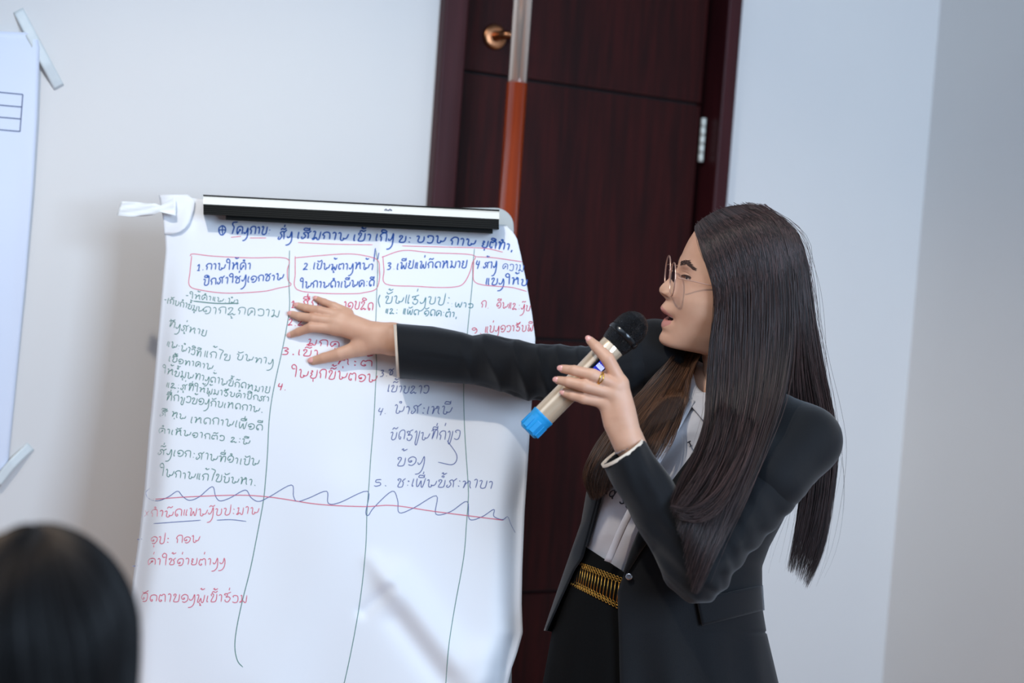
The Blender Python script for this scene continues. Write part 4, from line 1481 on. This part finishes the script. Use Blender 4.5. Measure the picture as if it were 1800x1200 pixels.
strip('collar', [(1217, 655, 2.375), (1226, 682, 2.345), (1250, 696, 2.315), (1290, 700, 2.30)], [(1205, 700, 2.325), (1222, 722, 2.295), (1246, 745, 2.272), (1290, 752, 2.26)], M_shirt, shirt)
strip('collar', [(1222, 624, 2.42), (1216, 640, 2.41), (1216, 662, 2.38)], [(1192, 628, 2.425), (1194, 648, 2.405), (1205, 678, 2.36)], M_shirt, shirt)
strip('placket', [(1212, 700, 2.315), (1160, 790, 2.262), (1100, 900, 2.255), (1062, 985, 2.268)], [(1222, 704, 2.307), (1172, 794, 2.258), (1112, 904, 2.252), (1074, 989, 2.264)], M_shirt, shirt, n=40, bulge=.002)
pr = MB()


def print_text(text, x0, y0, x1, y1, h):
    adv, items = 0, []
    for ch in text:
        wd_, sts = G[ch]
        items += [[(adv + x, y) for x, y in st] for st in sts]
        adv += wd_ + .12
    ln = math.hypot(x1 - x0, y1 - y0)
    sx, dx, dy = ln / adv, (x1 - x0) / ln, (y1 - y0) / ln
    for st in items:
        P = cr(st, 5)
        q = np.array([(x0 + x * sx * dx + y * h * dy, y0 + x * sx * dy - y * h * dx) for x, y in P])
        P3 = np.array([surf(x, y, .0058, ST) for x, y in q])
        ribbon3(pr, P3, RM @ np.array([-.3, 0, 1.0]), .0022)


print_text('nd sup', 1058, 862, 1120, 904, 13)
pr.build('printed_lettering', M_print, shirt)
pr = MB()
print_text('T', 1212, 786, 1220, 782, 9)
pr.build('printed_letter', M_print, shirt)

# skirt and belt
KL = ([940, 955, 1000, 1060, 1112, 1200, 1290], [1030, 1022, 1004, 986, 972, 956, 942])
KR = ([940, 955, 1000, 1060, 1112, 1200, 1290], [1318, 1320, 1320, 1322, 1328, 1350, 1372])
KB = ([940, 1000, 1290], [.104, .105, .118])
rows = []
th = np.linspace(0, 2 * math.pi, 120, endpoint=False)
for v in np.linspace(0, 1, 70):
    y = 955 + v * 335
    for _ in range(3):
        cx, a, b_ = np.interp(y, KL[0], KL[1]), None, np.interp(y, *KB)
        l_, r_ = np.interp(y, *KL), np.interp(y, *KR)
        cx, a = (l_ + r_) / 2, (r_ - l_) / 2
        x = cx + a * np.sin(th)
        yt = 962 + (np.clip(x, 1000, 1120) - 1032) * .66
        y = yt + v * (1290 - yt)
    pl = 0.004 * np.clip((y - 1060) / 150, 0, 1) * np.sin(th * 12)
    rows.append(W(x, y, DC - (b_ + pl) * np.cos(th)))
last = rows[-1]
cm = last.mean(0)
for k in range(1, 14):
    t = k / 13
    q = cm + (last - cm) * (1 + .30 * t)
    q[:, 2] = last[:, 2] * (1 - t) + 0.42 * t
    rows.append(q)
skirt = MB().grid(np.array(rows), closed_v=True).build('skirt', M_skirt, woman, solid=.002)
mb = MB()
KT = (KL, KR, KB)


def belt_pt(x, v, off):
    y = 1008 + (x - 1012) * 0.44 + v
    return surf(x, y, off, KT)


cx, a, b_ = ring(KL, KR, KB, 1020)
ths = np.arange(-88, -18, 2.55)
prev = None
for t in ths:
    x = cx + a * math.sin(math.radians(t))
    if x > 1100:
        break
    hgt = np.interp(x, [1005, 1090], [13, 18])
    top, bot = belt_pt(x + 2.0, -hgt, .005), belt_pt(x - 2.5, hgt, .005)
    mb.tube(np.array([top, (top + bot) / 2, bot]), .0011, 6)
    tv = belt_pt(x + 2, -hgt, .005) - belt_pt(x - 1, -hgt, .005)
    tv /= np.linalg.norm(tv)
    uv = (top - bot) / np.linalg.norm(top - bot)
    for e, sg in ((top, 1), (bot, -1)):
        for k in range(2):
            cc = e + uv * sg * (.0022 + .0046 * k) + tv * .0016 * k
            lp_ = np.array([cc + .0023 * math.cos(w) * tv + .0023 * math.sin(w) * uv for w in np.linspace(0, 2 * math.pi, 10, endpoint=False)])
            mb.tube(lp_, .0008, 5, closed=True)
mb.build('belt', M_gold, woman)

# ring on the middle finger
mb = MB()
fa, fb = c3(*lf[1][0][:3]), c3(*lf[1][1][:3])
fd_ = (fb - fa) / np.linalg.norm(fb - fa)
v1 = np.cross(fd_, [0, 0, 1.0]); v1 /= np.linalg.norm(v1)
v2 = np.cross(fd_, v1)
for o, tl in ((.0, .0016), (.0022, -.0014)):
    c = fa + (fb - fa) * .66 + fd_ * o
    mb.tube(toworld(np.array([c + .0108 * math.cos(w) * v1 + .0108 * math.sin(w) * v2 + fd_ * tl * math.cos(2 * w) for w in np.linspace(0, 2 * math.pi, 36, endpoint=False)])), .0009, 8, closed=True)
mb.build('finger_ring', mat('bright_gold', srgb(228, 184, 84), 0.22, metal=1.0), woman)

# shoes
M_shoe = mat('black_leather', srgb(20, 20, 22), 0.35)
for an_, he, to in ((ankL, heelL, toeL), (ankR, heelR, toeR)):
    mb = MB()

    def shoe(P, he=w2c(he), to=w2c(to)):
        return np.maximum(rcone(P, he, to, .036, .028), -(P @ RM[2] + EYE[2] - 0.001))
    al = np.array([w2c(he), w2c(to)])
    add_sdf(mb, shoe, al.min(0) - .06, al.max(0) + .06, .005, 1)
    mb.build('shoe', M_shoe, woman)

# ------------------------------------------------------------------ hair
def hair_mat(name, c0, c1, rough=0.38, spec=0.6):
    m = bpy.data.materials.new(name)
    m.use_nodes = True
    nt = m.node_tree
    b = nt.nodes['Principled BSDF']
    at = nt.nodes.new('ShaderNodeAttribute')
    at.attribute_name = 'tone'
    r = nt.nodes.new('ShaderNodeValToRGB')
    r.color_ramp.elements[0].color = c0
    r.color_ramp.elements[1].color = c1
    nt.links.new(at.outputs['Fac'], r.inputs[0])
    nt.links.new(r.outputs[0], b.inputs['Base Color'])
    b.inputs['Roughness'].default_value = rough
    b.inputs['Specular IOR Level'].default_value = spec
    return m


def strands(name, curves, rad, m, parent, tones):
    """curves [N, M, 3] world -> one mesh of thin three-sided tubes"""
    N, Mn = curves.shape[:2]
    tg = np.gradient(curves, axis=1)
    tg /= np.linalg.norm(tg, axis=2, keepdims=True) + 1e-12
    ref = RM[:, 2]
    u = np.cross(tg, ref)
    u /= np.linalg.norm(u, axis=2, keepdims=True) + 1e-9
    w = np.cross(tg, u)
    rr_ = rad[None, :, None] if rad.ndim == 1 else rad[..., None]
    ringv = [curves + rr_ * (math.cos(a) * u + math.sin(a) * w) for a in (math.pi / 2, math.pi / 2 + 2.094, math.pi / 2 + 4.189)]
    V = np.stack(ringv, 2)                                      # N M 3 3
    org = ORG[parent.name]
    ids = np.arange(N * Mn * 3).reshape(N, Mn, 3)
    nx = np.roll(ids, -1, 2)
    q = np.stack([ids[:, :-1], ids[:, 1:], nx[:, 1:], nx[:, :-1]], -1).reshape(-1, 4)
    me = bpy.data.meshes.new(name)
    me.vertices.add(N * Mn * 3)
    me.vertices.foreach_set('co', (V.reshape(-1, 3) - org).astype(np.float32).ravel())
    me.loops.add(q.size)
    me.loops.foreach_set('vertex_index', q.astype(np.int32).ravel())
    me.polygons.add(len(q))
    me.polygons.foreach_set('loop_start', (np.arange(len(q)) * 4).astype(np.int32))
    me.update(calc_edges=True)
    me.polygons.foreach_set('use_smooth', np.ones(len(q), bool))
    at = me.attributes.new('tone', 'FLOAT', 'POINT')
    at.data.foreach_set('value', np.repeat(tones, Mn * 3).astype(np.float32))
    me.materials.append(m)
    o = bpy.data.objects.new(name, me)
    link(o, parent)
    return o


def push_out(P, margin, head=True):
    """bring hair points in front of the head and of the clothes; P[..., (px, py, d)]"""
    P = P.copy()
    for _ in range(60 if head else 0):
        C = c3(P[..., 0], P[..., 1], P[..., 2])
        L = ((C - PIV) @ HR) / HK
        x, y, s = L[..., 0] + 1260, 520 - L[..., 1] * math.cos(RHO), L[..., 2]
        n = hs('n', y)
        A = np.where(x < hs('c', y), hs('c', y) - hs('f', y), hs('b', y) - hs('c', y)) + margin * .7
        q = 1 - (np.abs(x - hs('c', y)) / np.maximum(A, 1)) ** n
        req = np.where((q > 0) & (y > 366) & (y < 640), (hs('w', y) + margin) * np.clip(q, 0, 1) ** (1 / n), -999)
        ins = s < req
        if not ins.any():
            break
        P[..., 2] -= np.where(ins, 2.0 * HK, 0)
    l, r_ = np.interp(P[..., 1], *JL), np.interp(P[..., 1], *JR)
    cx, a = (l + r_) / 2, (r_ - l) / 2
    q = (P[..., 0] - cx) / a
    lim = DC - (np.interp(P[..., 1], *JB) + .004 + margin * .0006) * np.sqrt(np.clip(1 - q * q, 0, 1))
    P[..., 2] = np.where((P[..., 1] > 692) & (np.abs(q) < 1) & (P[..., 2] < DC - .02), np.minimum(P[..., 2], lim), P[..., 2])
    return P


def guide_field(guides, n=30):
    """guides -> function t -> [n,3] (px, py, d)"""
    Gs = np.array([resample(cr(g_, 8), n) if True else None for g_ in guides])

    def at(t):
        f = np.clip(t, 0, 1) * (len(Gs) - 1)
        i = np.minimum(f.astype(int), len(Gs) - 2)
        w = (f - i)[:, None, None]
        p0, p1 = Gs[np.maximum(i - 1, 0)], Gs[i]
        p2, p3 = Gs[i + 1], Gs[np.minimum(i + 2, len(Gs) - 1)]
        m1, m2 = (p2 - p0) / 2, (p3 - p1) / 2
        return (2 * w ** 3 - 3 * w ** 2 + 1) * p1 + (w ** 3 - 2 * w ** 2 + w) * m1 + (-2 * w ** 3 + 3 * w ** 2) * p2 + (w ** 3 - w ** 2) * m2
    return at


def lock(guides, N, n=30, inner=(0.018, 9.0), spread=5.0, tipvar=0.16, clump=26, seed=1, topfix=0.16, head=True):
    r = np.random.default_rng(seed)
    at = guide_field(guides, n)
    t = r.uniform(0, 1, N)
    # clumping pulls strands towards lock centres at the tips
    cen = np.round(t * clump) / clump + 0.0
    s = np.linspace(0, 1, n)
    A = at(t)
    Cn = at(np.clip(cen + r.uniform(-.004, .004, N), 0, 1))
    k = (np.clip((s - .35) / .65, 0, 1) ** 1.5 * .75)[None, :, None]
    P = A * (1 - k) + Cn * k
    q = r.uniform(0, 1, N) ** 1.4
    env = np.clip(s / topfix, 0, 1)[None, :]
    P[..., 2] += q[:, None] * inner[0] * (0.35 + 0.65 * env)
    P[..., 1] += (q[:, None] * inner[1]) * np.exp(-s / .08)[None, :]
    ph, fr = r.uniform(0, 6.28, (N, 1)), r.uniform(.6, 1.6, (N, 1))
    amp = r.normal(0, spread * .35, (N, 1))
    P[..., 0] += amp * np.sin(ph + fr * 6.28 * s[None, :]) * env + r.normal(0, spread * .3, (N, 1)) * s[None, :]
    P[..., 2] += r.normal(0, .0022, (N, 1)) * np.sin(ph * 2 + fr * 5 * s[None, :]) * env
    # different lengths
    cut = 1 - np.abs(r.normal(0, tipvar * .5, N)).clip(0, tipvar * 1.4)
    ss = s[None, :] * cut[:, None] * (n - 1)
    i = np.minimum(ss.astype(int), n - 2)
    w = (ss - i)[..., None]
    P = np.take_along_axis(P, i[..., None].repeat(3, 2), 1) * (1 - w) + np.take_along_axis(P, (i + 1)[..., None].repeat(3, 2), 1) * w
    P = push_out(P, (3.5 + 11.0 * (1 - q))[:, None], head)
    return W(P[..., 0], P[..., 1], P[..., 2])


NEARG = [
    [(1221, 398, 2.340), (1233, 436, 2.315), (1250, 478, 2.297), (1259, 520, 2.290), (1255, 570, 2.285), (1248, 620, 2.280), (1244, 680, 2.268), (1240, 740, 2.240), (1224, 790, 2.205), (1198, 840, 2.150), (1178, 890, 2.095)],
    [(1238, 382, 2.340), (1272, 428, 2.300), (1291, 500, 2.277), (1291, 600, 2.272), (1287, 700, 2.250), (1272, 780, 2.205), (1245, 850, 2.145), (1218, 910, 2.100), (1200, 966, 2.095)],
    [(1272, 365, 2.338), (1322, 404, 2.297), (1343, 480, 2.272), (1343, 600, 2.270), (1333, 700, 2.240), (1308, 800, 2.185), (1275, 880, 2.135), (1242, 960, 2.105), (1214, 1036, 2.105)],
    [(1308, 359, 2.336), (1362, 391, 2.300), (1386, 470, 2.277), (1392, 580, 2.272), (1378, 690, 2.240), (1345, 790, 2.195), (1308, 880, 2.155), (1270, 950, 2.122), (1228, 1044, 2.108)]]
BACKG = [
    [(1310, 359, 2.336), (1366, 391, 2.302), (1390, 470, 2.280), (1396, 580, 2.277), (1388, 660, 2.305), (1388, 730, 2.350), (1412, 800, 2.372), (1404, 900, 2.382), (1384, 1003, 2.382)],
    [(1328, 360, 2.336), (1384, 396, 2.312), (1406, 470, 2.298), (1416, 575, 2.300), (1426, 655, 2.322), (1440, 725, 2.356), (1445, 795, 2.376), (1436, 895, 2.384), (1402, 1018, 2.384)],
    [(1345, 363, 2.340), (1400, 408, 2.332), (1420, 480, 2.325), (1433, 570, 2.326), (1447, 650, 2.338), (1462, 720, 2.362), (1471, 790, 2.380), (1462, 880, 2.386), (1445, 970, 2.386), (1418, 1036, 2.386)]]
FARG = [
    [(1222, 562, 2.440), (1204, 598, 2.415), (1180, 632, 2.388), (1135, 682, 2.372), (1085, 736, 2.345), (1048, 786, 2.322), (1028, 836, 2.310), (1042, 880, 2.300)],
    [(1228, 570, 2.440), (1214, 604, 2.415), (1195, 646, 2.385), (1155, 706, 2.345), (1110, 770, 2.300), (1076, 830, 2.270), (1064, 870, 2.262)],
    [(1240, 580, 2.420), (1228, 615, 2.400), (1212, 656, 2.370), (1192, 712, 2.318), (1168, 762, 2.262), (1146, 808, 2.240)]]

hm = hair_mat('dark_brown_hair', srgb(29, 20, 19), srgb(88, 65, 61))
hmf = hair_mat('warm_lit_hair', srgb(44, 27, 18), srgb(112, 74, 48))  # far locks: same hair, warm light put into the lighter brown
M_cap = mat('dark_scalp_hair', srgb(22, 16, 16), 0.55)
hair = MB()
# cap round the skull, plus an under-layer sheet behind the strands
hair.ball(HP(1312, 462, -2), np.array([94, 93, 80]) * HK, HAXW, 40)
for Gd, off, t0, t1 in ((NEARG, .020, .02, 1.0), (BACKG, .014, 0.0, .97)):
    at = guide_field(Gd, 36)
    q = at(np.linspace(t0, t1, 40))
    q[..., 2] += off
    q[:, 0:3, 1] += np.array([10, 6, 2])[None, :]
    q = push_out(q[:, :30], 3.0)
    hair.grid(W(q[..., 0], q[..., 1], q[..., 2]))
hair = hair.build('hair', M_cap, woman, solid=.002)
rad = np.interp(np.linspace(0, 1, 30), [0, .1, .75, 1], [.0004, .00048, .0004, .0001])
c1 = lock(NEARG, 8200, seed=3, clump=34, tipvar=.30)
c2 = lock(BACKG, 3400, seed=4, clump=22, inner=(.026, 8), tipvar=.36)
c1 = np.concatenate([c1, lock([[(1322, 620, 2.330), (1322, 680, 2.275), (1316, 740, 2.218), (1296, 800, 2.175), (1258, 862, 2.125), (1214, 892, 2.098), (1176, 886, 2.085)], [(1338, 620, 2.330), (1338, 680, 2.275), (1328, 750, 2.212), (1305, 820, 2.165), (1268, 890, 2.115), (1230, 918, 2.095), (1196, 912, 2.085)], [(1270, 620, 2.330), (1268, 680, 2.275), (1262, 730, 2.228), (1246, 790, 2.185), (1214, 850, 2.125), (1180, 900, 2.088)]], 520, seed=31, clump=14, inner=(.004, 1), tipvar=.2, spread=7, head=False)])
fly = np.concatenate([lock(NEARG, 60, seed=13, clump=60, spread=26, inner=(.0, -6.0), tipvar=.4), lock(BACKG, 90, seed=14, clump=60, spread=34, inner=(.02, -5.0), tipvar=.3)])
strands('hair_strands', fly, rad * .6, hm, hair, rng.uniform(0, 1, len(fly)))
strands('hair_strands', np.concatenate([c1, c2]), rad, hm, hair, rng.uniform(0, 1, len(c1) + len(c2)) ** 2.4)
c3_ = lock(FARG, 3400, seed=5, clump=18, inner=(.02, 4), spread=7, head=False)
wisp = lock([[(1236, 600, 2.40), (1212, 650, 2.36), (1196, 715, 2.30), (1172, 770, 2.255), (1150, 808, 2.235)], [(1240, 610, 2.38), (1216, 655, 2.34), (1204, 715, 2.285), (1184, 775, 2.245), (1160, 815, 2.23)]], 70, seed=8, clump=3, inner=(.004, 2), spread=4, head=False)
strands('hair_strands', np.concatenate([c3_, wisp]), rad, hmf, hair, rng.uniform(0, 1, len(c3_) + len(wisp)))

# ------------------------------------------------------------------ microphone
MA, MBp = W(927, 759, 2.195), W(1131, 554, 2.205)
mx = MBp - MA
ML = np.linalg.norm(mx)
mx /= ML
mic = thing('microphone', 'wireless handheld microphone with black grille, champagne body and bright blue end cap', 'microphone', MA)
M_gbody = mat('champagne_plastic', srgb(216, 190, 160), 0.22, metal=0.35, coat=0.6)
M_clear = mat('clear_sleeve', srgb(225, 215, 205), 0.1, alpha=0.22)
M_blue = mat('blue_rubber', srgb(24, 150, 214), 0.42)
M_grille = bpy.data.materials.new('black_wire_mesh')
M_grille.use_nodes = True
nt = M_grille.node_tree
pb = nt.nodes['Principled BSDF']
pb.inputs['Base Color'].default_value = srgb(22, 22, 24)
pb.inputs['Metallic'].default_value = 0.6
pb.inputs['Roughness'].default_value = 0.32
tc = nt.nodes.new('ShaderNodeTexCoord')
vo = nt.nodes.new('ShaderNodeTexVoronoi')
vo.inputs['Scale'].default_value = 640
bp = nt.nodes.new('ShaderNodeBump')
bp.inputs['Strength'].default_value = 1.0
bp.inputs['Distance'].default_value = 0.002
bp.invert = True
nt.links.new(tc.outputs['Object'], vo.inputs['Vector'])
nt.links.new(vo.outputs['Distance'], bp.inputs['Height'])
nt.links.new(bp.outputs[0], pb.inputs['Normal'])
M_ring = mat('glossy_black_ring', srgb(18, 19, 21), 0.2)
MB().lathe(MA, mx, [(.020, .0178), (.13 * ML, .0182), (.45 * ML, .0180), (.62 * ML, .0190), (.735 * ML, .0205), (.742 * ML, .0196), (.742 * ML, 0)], 48).build('barrel', M_gbody, mic)
capm = MB()
capm.lathe(MA, mx, [(0, 0), (.0, .0125), (.001, .0150), (.003, .0166), (.030, .0186), (.0335, .0192), (.036, .0192), (.0365, .0178)], 8 * 6)
rf_ = np.cross(mx, [0, 0, 1.0]); rf_ /= np.linalg.norm(rf_)
rg_ = np.cross(mx, rf_)
for k in range(8):
    q = 2 * math.pi * k / 8
    cdir = math.cos(q) * rf_ + math.sin(q) * rg_
    sd = -math.sin(q) * rf_ + math.cos(q) * rg_
    o = MA + mx * .004 + cdir * .0155 - sd * .0042
    capm.box(o, sd * .0084, mx * .020, cdir * .0030)
capm.build('end_cap', M_blue, mic, smooth=False, bevel=.0008)
g0 = .735 * ML
MB().lathe(MA + mx * g0, mx, [(0, .0205), (.003, .0222), (.010, .0238), (.0195, .0250)], 48).build('lower_grille', M_grille, mic)
MB().lathe(MA + mx * (g0 + .0185), mx, [(0, .0248), (.0005, .0266), (.002, .0272), (.0075, .0274), (.009, .0268), (.0094, .0255)], 48).build('grille_ring', M_ring, mic)
te = ML - (g0 + .0275)
MB().lathe(MA + mx * (g0 + .0275), mx, [(0, .0262), (te * .25, .0264), (te * .5, .0248), (te * .72, .0205), (te * .88, .0140), (te * .97, .0065), (te, 0)], 48).build('grille', M_grille, mic)
# small lit display on the barrel
tocam = EYE - (MA + mx * .6 * ML)
tocam -= mx * (tocam @ mx)
tocam /= np.linalg.norm(tocam)
side = np.cross(mx, tocam)
if side @ RT < 0:
    side = -side
scr, dig = MB(), MB()


def onmic(l, q, r):
    return MA + mx * l * HK * .93 + r * (math.cos(q) * tocam + math.sin(q) * side)


ls, qs = np.linspace(148, 205, 10), np.linspace(math.radians(-8), math.radians(62), 14)
scr.grid(np.array([[onmic(l, q, .0196) for q in qs] for l in ls]))
scr.build('display_window', mat('black_window', srgb(8, 9, 14), 0.1), mic, solid=.0006)
ls, qs = np.linspace(160, 196, 8), np.linspace(math.radians(6), math.radians(50), 12)
dig.grid(np.array([[onmic(l, q, .0199) for q in qs] for l in ls]))
dig.build('display', mat('lit_blue_display', srgb(10, 20, 120), 0.3, emit=((0.01, 0.03, 0.6, 1), 0.8)), mic)
dg = MB()
for row, l0 in enumerate((166, 182)):
    for k in range(4):
        q0 = math.radians(10 + 10 * k)
        for a_, b_ in (((0, 0), (0, 8)), ((0, 8), (5, 8)), ((5, 8), (5, 0))):
            P = np.array([onmic(l0 + a_[1] + (b_[1] - a_[1]) * t, q0 + math.radians(a_[0] + (b_[0] - a_[0]) * t), .0201) for t in np.linspace(0, 1, 4)])
            ribbon3(dg, P, tocam, .0008)
dg.build('display_digits', mat('lit_digits', srgb(220, 235, 255), 0.4, emit=((.75, .85, 1, 1), 1.2)), mic)

# ------------------------------------------------------------------ listener in the foreground
fd0 = 1.22
hc = W(62, 1112, fd0)
px_ = fd0 / F
lbase = np.array([hc[0], hc[1], 0.0])
seat = thing('person', 'dark haired listener seen from behind at the lower left corner', 'person', lbase)
lb = MB()
LT = [([w2c(hc), w2c(hc + np.array([0, .01, -.05]))], [.076, .068]), ([w2c(hc + np.array([0, 0, -.08])), w2c(hc + np.array([0, -.02, -.24]))], [.048, .055]),
      ([w2c(hc + np.array([-.17, -.02, -.29])), w2c(hc + np.array([.17, -.02, -.29]))], [.055, .055]),
      ([w2c(hc + np.array([0, -.01, -.32])), w2c(hc + np.array([0, -.03, -.62]))], [.13, .14])]
hipz = 0.52
for sg in (-1, 1):
    hp_ = np.array([hc[0] + sg * .09, hc[1] - .02, hipz])
    kn = hp_ + np.array([sg * .04, .40, -.02])
    an_ = np.array([kn[0], kn[1] - .02, .07])
    LT += [([w2c(hp_), w2c(kn)], [.085, .06]), ([w2c(kn), w2c(an_)], [.055, .04]), ([w2c(an_), w2c(an_ + np.array([0, .16, -.04]))], [.04, .03])]
    sh = hc + np.array([sg * .19, -.02, -.30])
    el = sh + np.array([sg * .05, .04, -.28])
    LT += [([w2c(sh), w2c(el), w2c(el + np.array([-sg * .10, .20, .0]))], [.05, .042, .032])]


def listener(P):
    d = None
    for pts, rad_ in LT:
        e = chain(P, pts, rad_)
        d = e if d is None else smin(d, e, .03)
    return d


allp = np.concatenate([np.array(p) for p, r in LT])
add_sdf(lb, listener, allp.min(0) - .16, allp.max(0) + .16, .012, 2)
lb.build('body', [M_skin], seat)
sb = MB()


def jumper(P):
    d = None
    for pts, rad_ in [LT[2], LT[3]] + [q for q in LT if len(q[0]) == 3]:
        e = chain(P, pts, [r + .012 for r in rad_])
        d = e if d is None else smin(d, e, .03)
    return d


add_sdf(sb, jumper, allp.min(0) - .16, allp.max(0) + .16, .012, 2)
sb.build('jumper', mat('dark_knit', srgb(24, 24, 28), .9), seat)
# hair cap and strands falling from the crown
hcap = MB()
ax3 = np.stack([RT, _fw, UP])
hcap.ball(hc + UP * (-.006), (160 * px_, .098, 186 * px_), ax3, 30)
hcap = hcap.build('hair', M_cap, seat)
N = 3600
r = np.random.default_rng(21)
az = r.uniform(0, 2 * math.pi, N)
el_ = np.linspace(0.02, 1, 22)[None, :] * r.uniform(2.0, 2.5, (N, 1))
az2 = az[:, None] + 0.35 * np.sin(el_ * 1.2 + az[:, None] * 2) * .4
rr_ = 1.02 + r.uniform(0, .05, (N, 1)) + .03 * np.sin(el_ * 4 + az[:, None] * 7)
fall = np.clip(el_ - 1.5, 0, 2)
xx = np.sin(np.minimum(el_, 1.62)) * np.cos(az2) * 160 * px_ * rr_
yy = np.sin(np.minimum(el_, 1.62)) * np.sin(az2) * .098 * rr_
zz = np.cos(np.minimum(el_, 1.57)) * 186 * px_ * rr_ - fall * .10
P = hc + UP * (-.006) + xx[..., None] * RT + yy[..., None] * _fw + zz[..., None] * UP
strands('hair_strands', P, np.full(22, .0007), hair_mat('black_hair', srgb(9, 8, 9), srgb(22, 20, 20), .5, .25), hcap, r.uniform(0, 1, N) ** 1.5)
